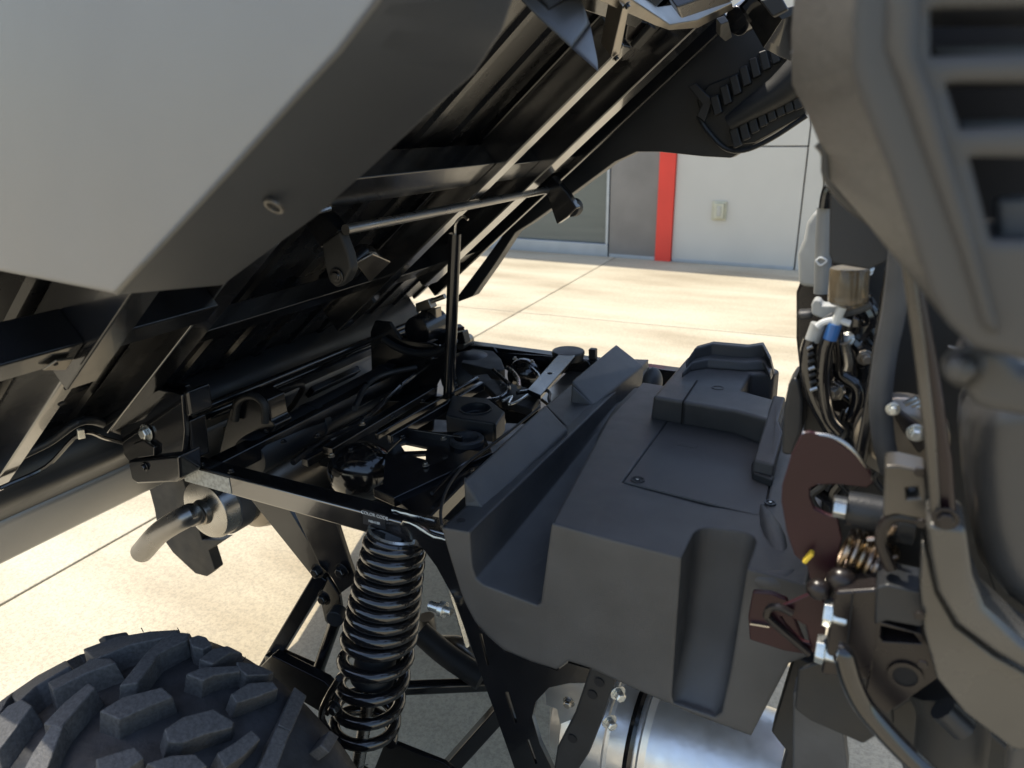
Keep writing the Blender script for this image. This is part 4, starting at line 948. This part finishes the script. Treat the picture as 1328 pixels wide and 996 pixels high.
MB().tube(Ps([(1083, 420), (1076, 440)], y=.79), .007, 12).build('blue_sleeve', 'blue_plastic', EG)
MB().tube(Ps([(1092, 398), (1086, 412), (1082, 424)], y=.79), .005, 10).build('white_sleeve', 'white_plastic', EG)
MB().tube(Ps([(1075, 440), (1070, 460), (1068, 500), (1075, 540), (1090, 560)], y=.79), .007, 12, 5).build('cable', 'gloss_black', EG)
for k in range(7):
    t = k/6; MB().tube([P(1047+4*t, 452+9*k, y=.785), P(1054+6*t, 449+9*k, y=.785)], .0022, 6).build('cable_wrap', 'bare_steel' if k % 3 == 0 else 'matte_black', EG)
gp('recess_dark_sheet', [(1050, 330), (1100, 300), (1340, 300), (1420, 870), (1078, 870), (1068, 700), (1060, 520)], .98, .01, 'matte_black', .002)  # black sheet added in place of the shade deep in the recess
MB().tube(Ps([(1085, 430), (1088, 470), (1090, 486), (1110, 500), (1113, 520), (1103, 545)], y=.82), .007, 12, 4).build('bracket_arm', 'gloss_black', EG)
MB().tube(Ps([(1095, 445), (1100, 470), (1098, 480)], y=.81), .005, 10, 4).build('bracket_arm', 'bare_steel', EG)
for q, s in (((1085, 505), .012), ((1112, 515), .01), ((1078, 455), .008), ((1100, 440), .008), ((1120, 462), .009), ((1122, 350), .008), ((1104, 535), .007)):
    MB().lathe(P(*q, y=.84), -VY+VX*random.uniform(-.6, .6)+VZ*random.uniform(-.3, .6), [(0, s), (.006, s), (.006, s*.6), (.014, s*.55)], 8).build('fastener', random.choice(['zinc', 'bare_steel', 'brown_steel']), EG, bevel=.001)
rc = random.Random(3)
for i in range(34):
    x_, y_ = rc.uniform(1058, 1140), rc.uniform(380, 620)
    MB().tube(Ps([(x_, y_), (x_+rc.uniform(-8, 8), y_+14), (x_+rc.uniform(-14, 14), y_+30), (x_+rc.uniform(-18, 18), y_+52)], y=rc.uniform(.83, .9)), rc.uniform(.0025, .008), 8, 4).build('hose', rc.choice(['gloss_black', 'gloss_black', 'matte_black', 'dark_plastic', 'black_steel']), EG)
for i in range(16):
    x_, y_ = rc.uniform(1070, 1135), rc.uniform(390, 600); w_ = rc.uniform(4, 12); h_ = rc.uniform(6, 22)
    MB().prism(Ps([(x_, y_), (x_+w_, y_+rc.uniform(-5, 5)), (x_+w_, y_+h_), (x_-2, y_+h_)], y=rc.uniform(.82, .87)), (0, .01, 0)).build('connector', rc.choice(['gloss_black', 'black_steel', 'dark_plastic', 'bracket_steel']), EG, bevel=.0015)
MB().prism(Ps([(1148, 345), (1160, 345), (1130, 560), (1122, 610), (1106, 605), (1118, 540)], y=.75), (0, .02, 0)).build('frame_post', 'black_steel', EG, bevel=.004)
MB().tube(Ps([(1172, 290), (1160, 400), (1148, 460), (1142, 520), (1146, 570), (1156, 612)], y=.70), .0098, 16, 6).build('coolant_hose', 'hose_grey', EG, label='grey rubber hose')
gp('lower_casing', [(1044, 494), (1060, 500), (1082, 545), (1110, 590), (1100, 620), (1040, 600)], .86, .03, 'dark_plastic', .004)
MB().lathe(P(1168, 560, y=.80), -VY, [(0, .045), (.02, .045), (.03, .03)], 28).build('pulley_cover', 'brown_steel', EG, bevel=.003)
gp('pulley_bracket', [(1155, 532), (1162, 530), (1195, 555), (1202, 580), (1192, 590), (1170, 560)], .70, .01, 'bronze_steel', .003)
bolt(EG, P(1158, 530, y=.69), -VY, .0042, .006, 'zinc'); bolt(EG, P(1188, 561, y=.69), -VY, .0055, .008, 'zinc')
for k in range(3): MB().tube(Ps([(1173+k*8, 524+k*2), (1190+k*5, 516+k*4)], y=.74), .003, 8).build('fin', 'bare_steel', EG)
# body skin behind and below the cab so that the vehicle does not end in mid air
MB().prism([Vector((.30, .80, .50)), Vector((.36, .80, .50)), Vector((.30, .80, 1.32)), Vector((.25, .80, 1.32))], (0, .95, 0)).build('cab_firewall', 'matte_black', V, bevel=.02, seg=3)
for y_ in (.72, 1.82):
    MB().tube([(.34, y_, .45), (.33, y_, 1.1), (.28, y_+(.04 if y_ < 1 else -.04), 1.75), (.45, y_+(.08 if y_ < 1 else -.08), 1.95), (.9, y_+(.08 if y_ < 1 else -.08), 1.97)], .024, 16, 6).build('roll_cage_tube', 'black_steel', V)
MB().tube([(.28, .76, 1.75), (.28, 1.78, 1.75)], .022, 16).build('roll_cage_tube', 'black_steel', V)
print('objects', len(bpy.data.objects))
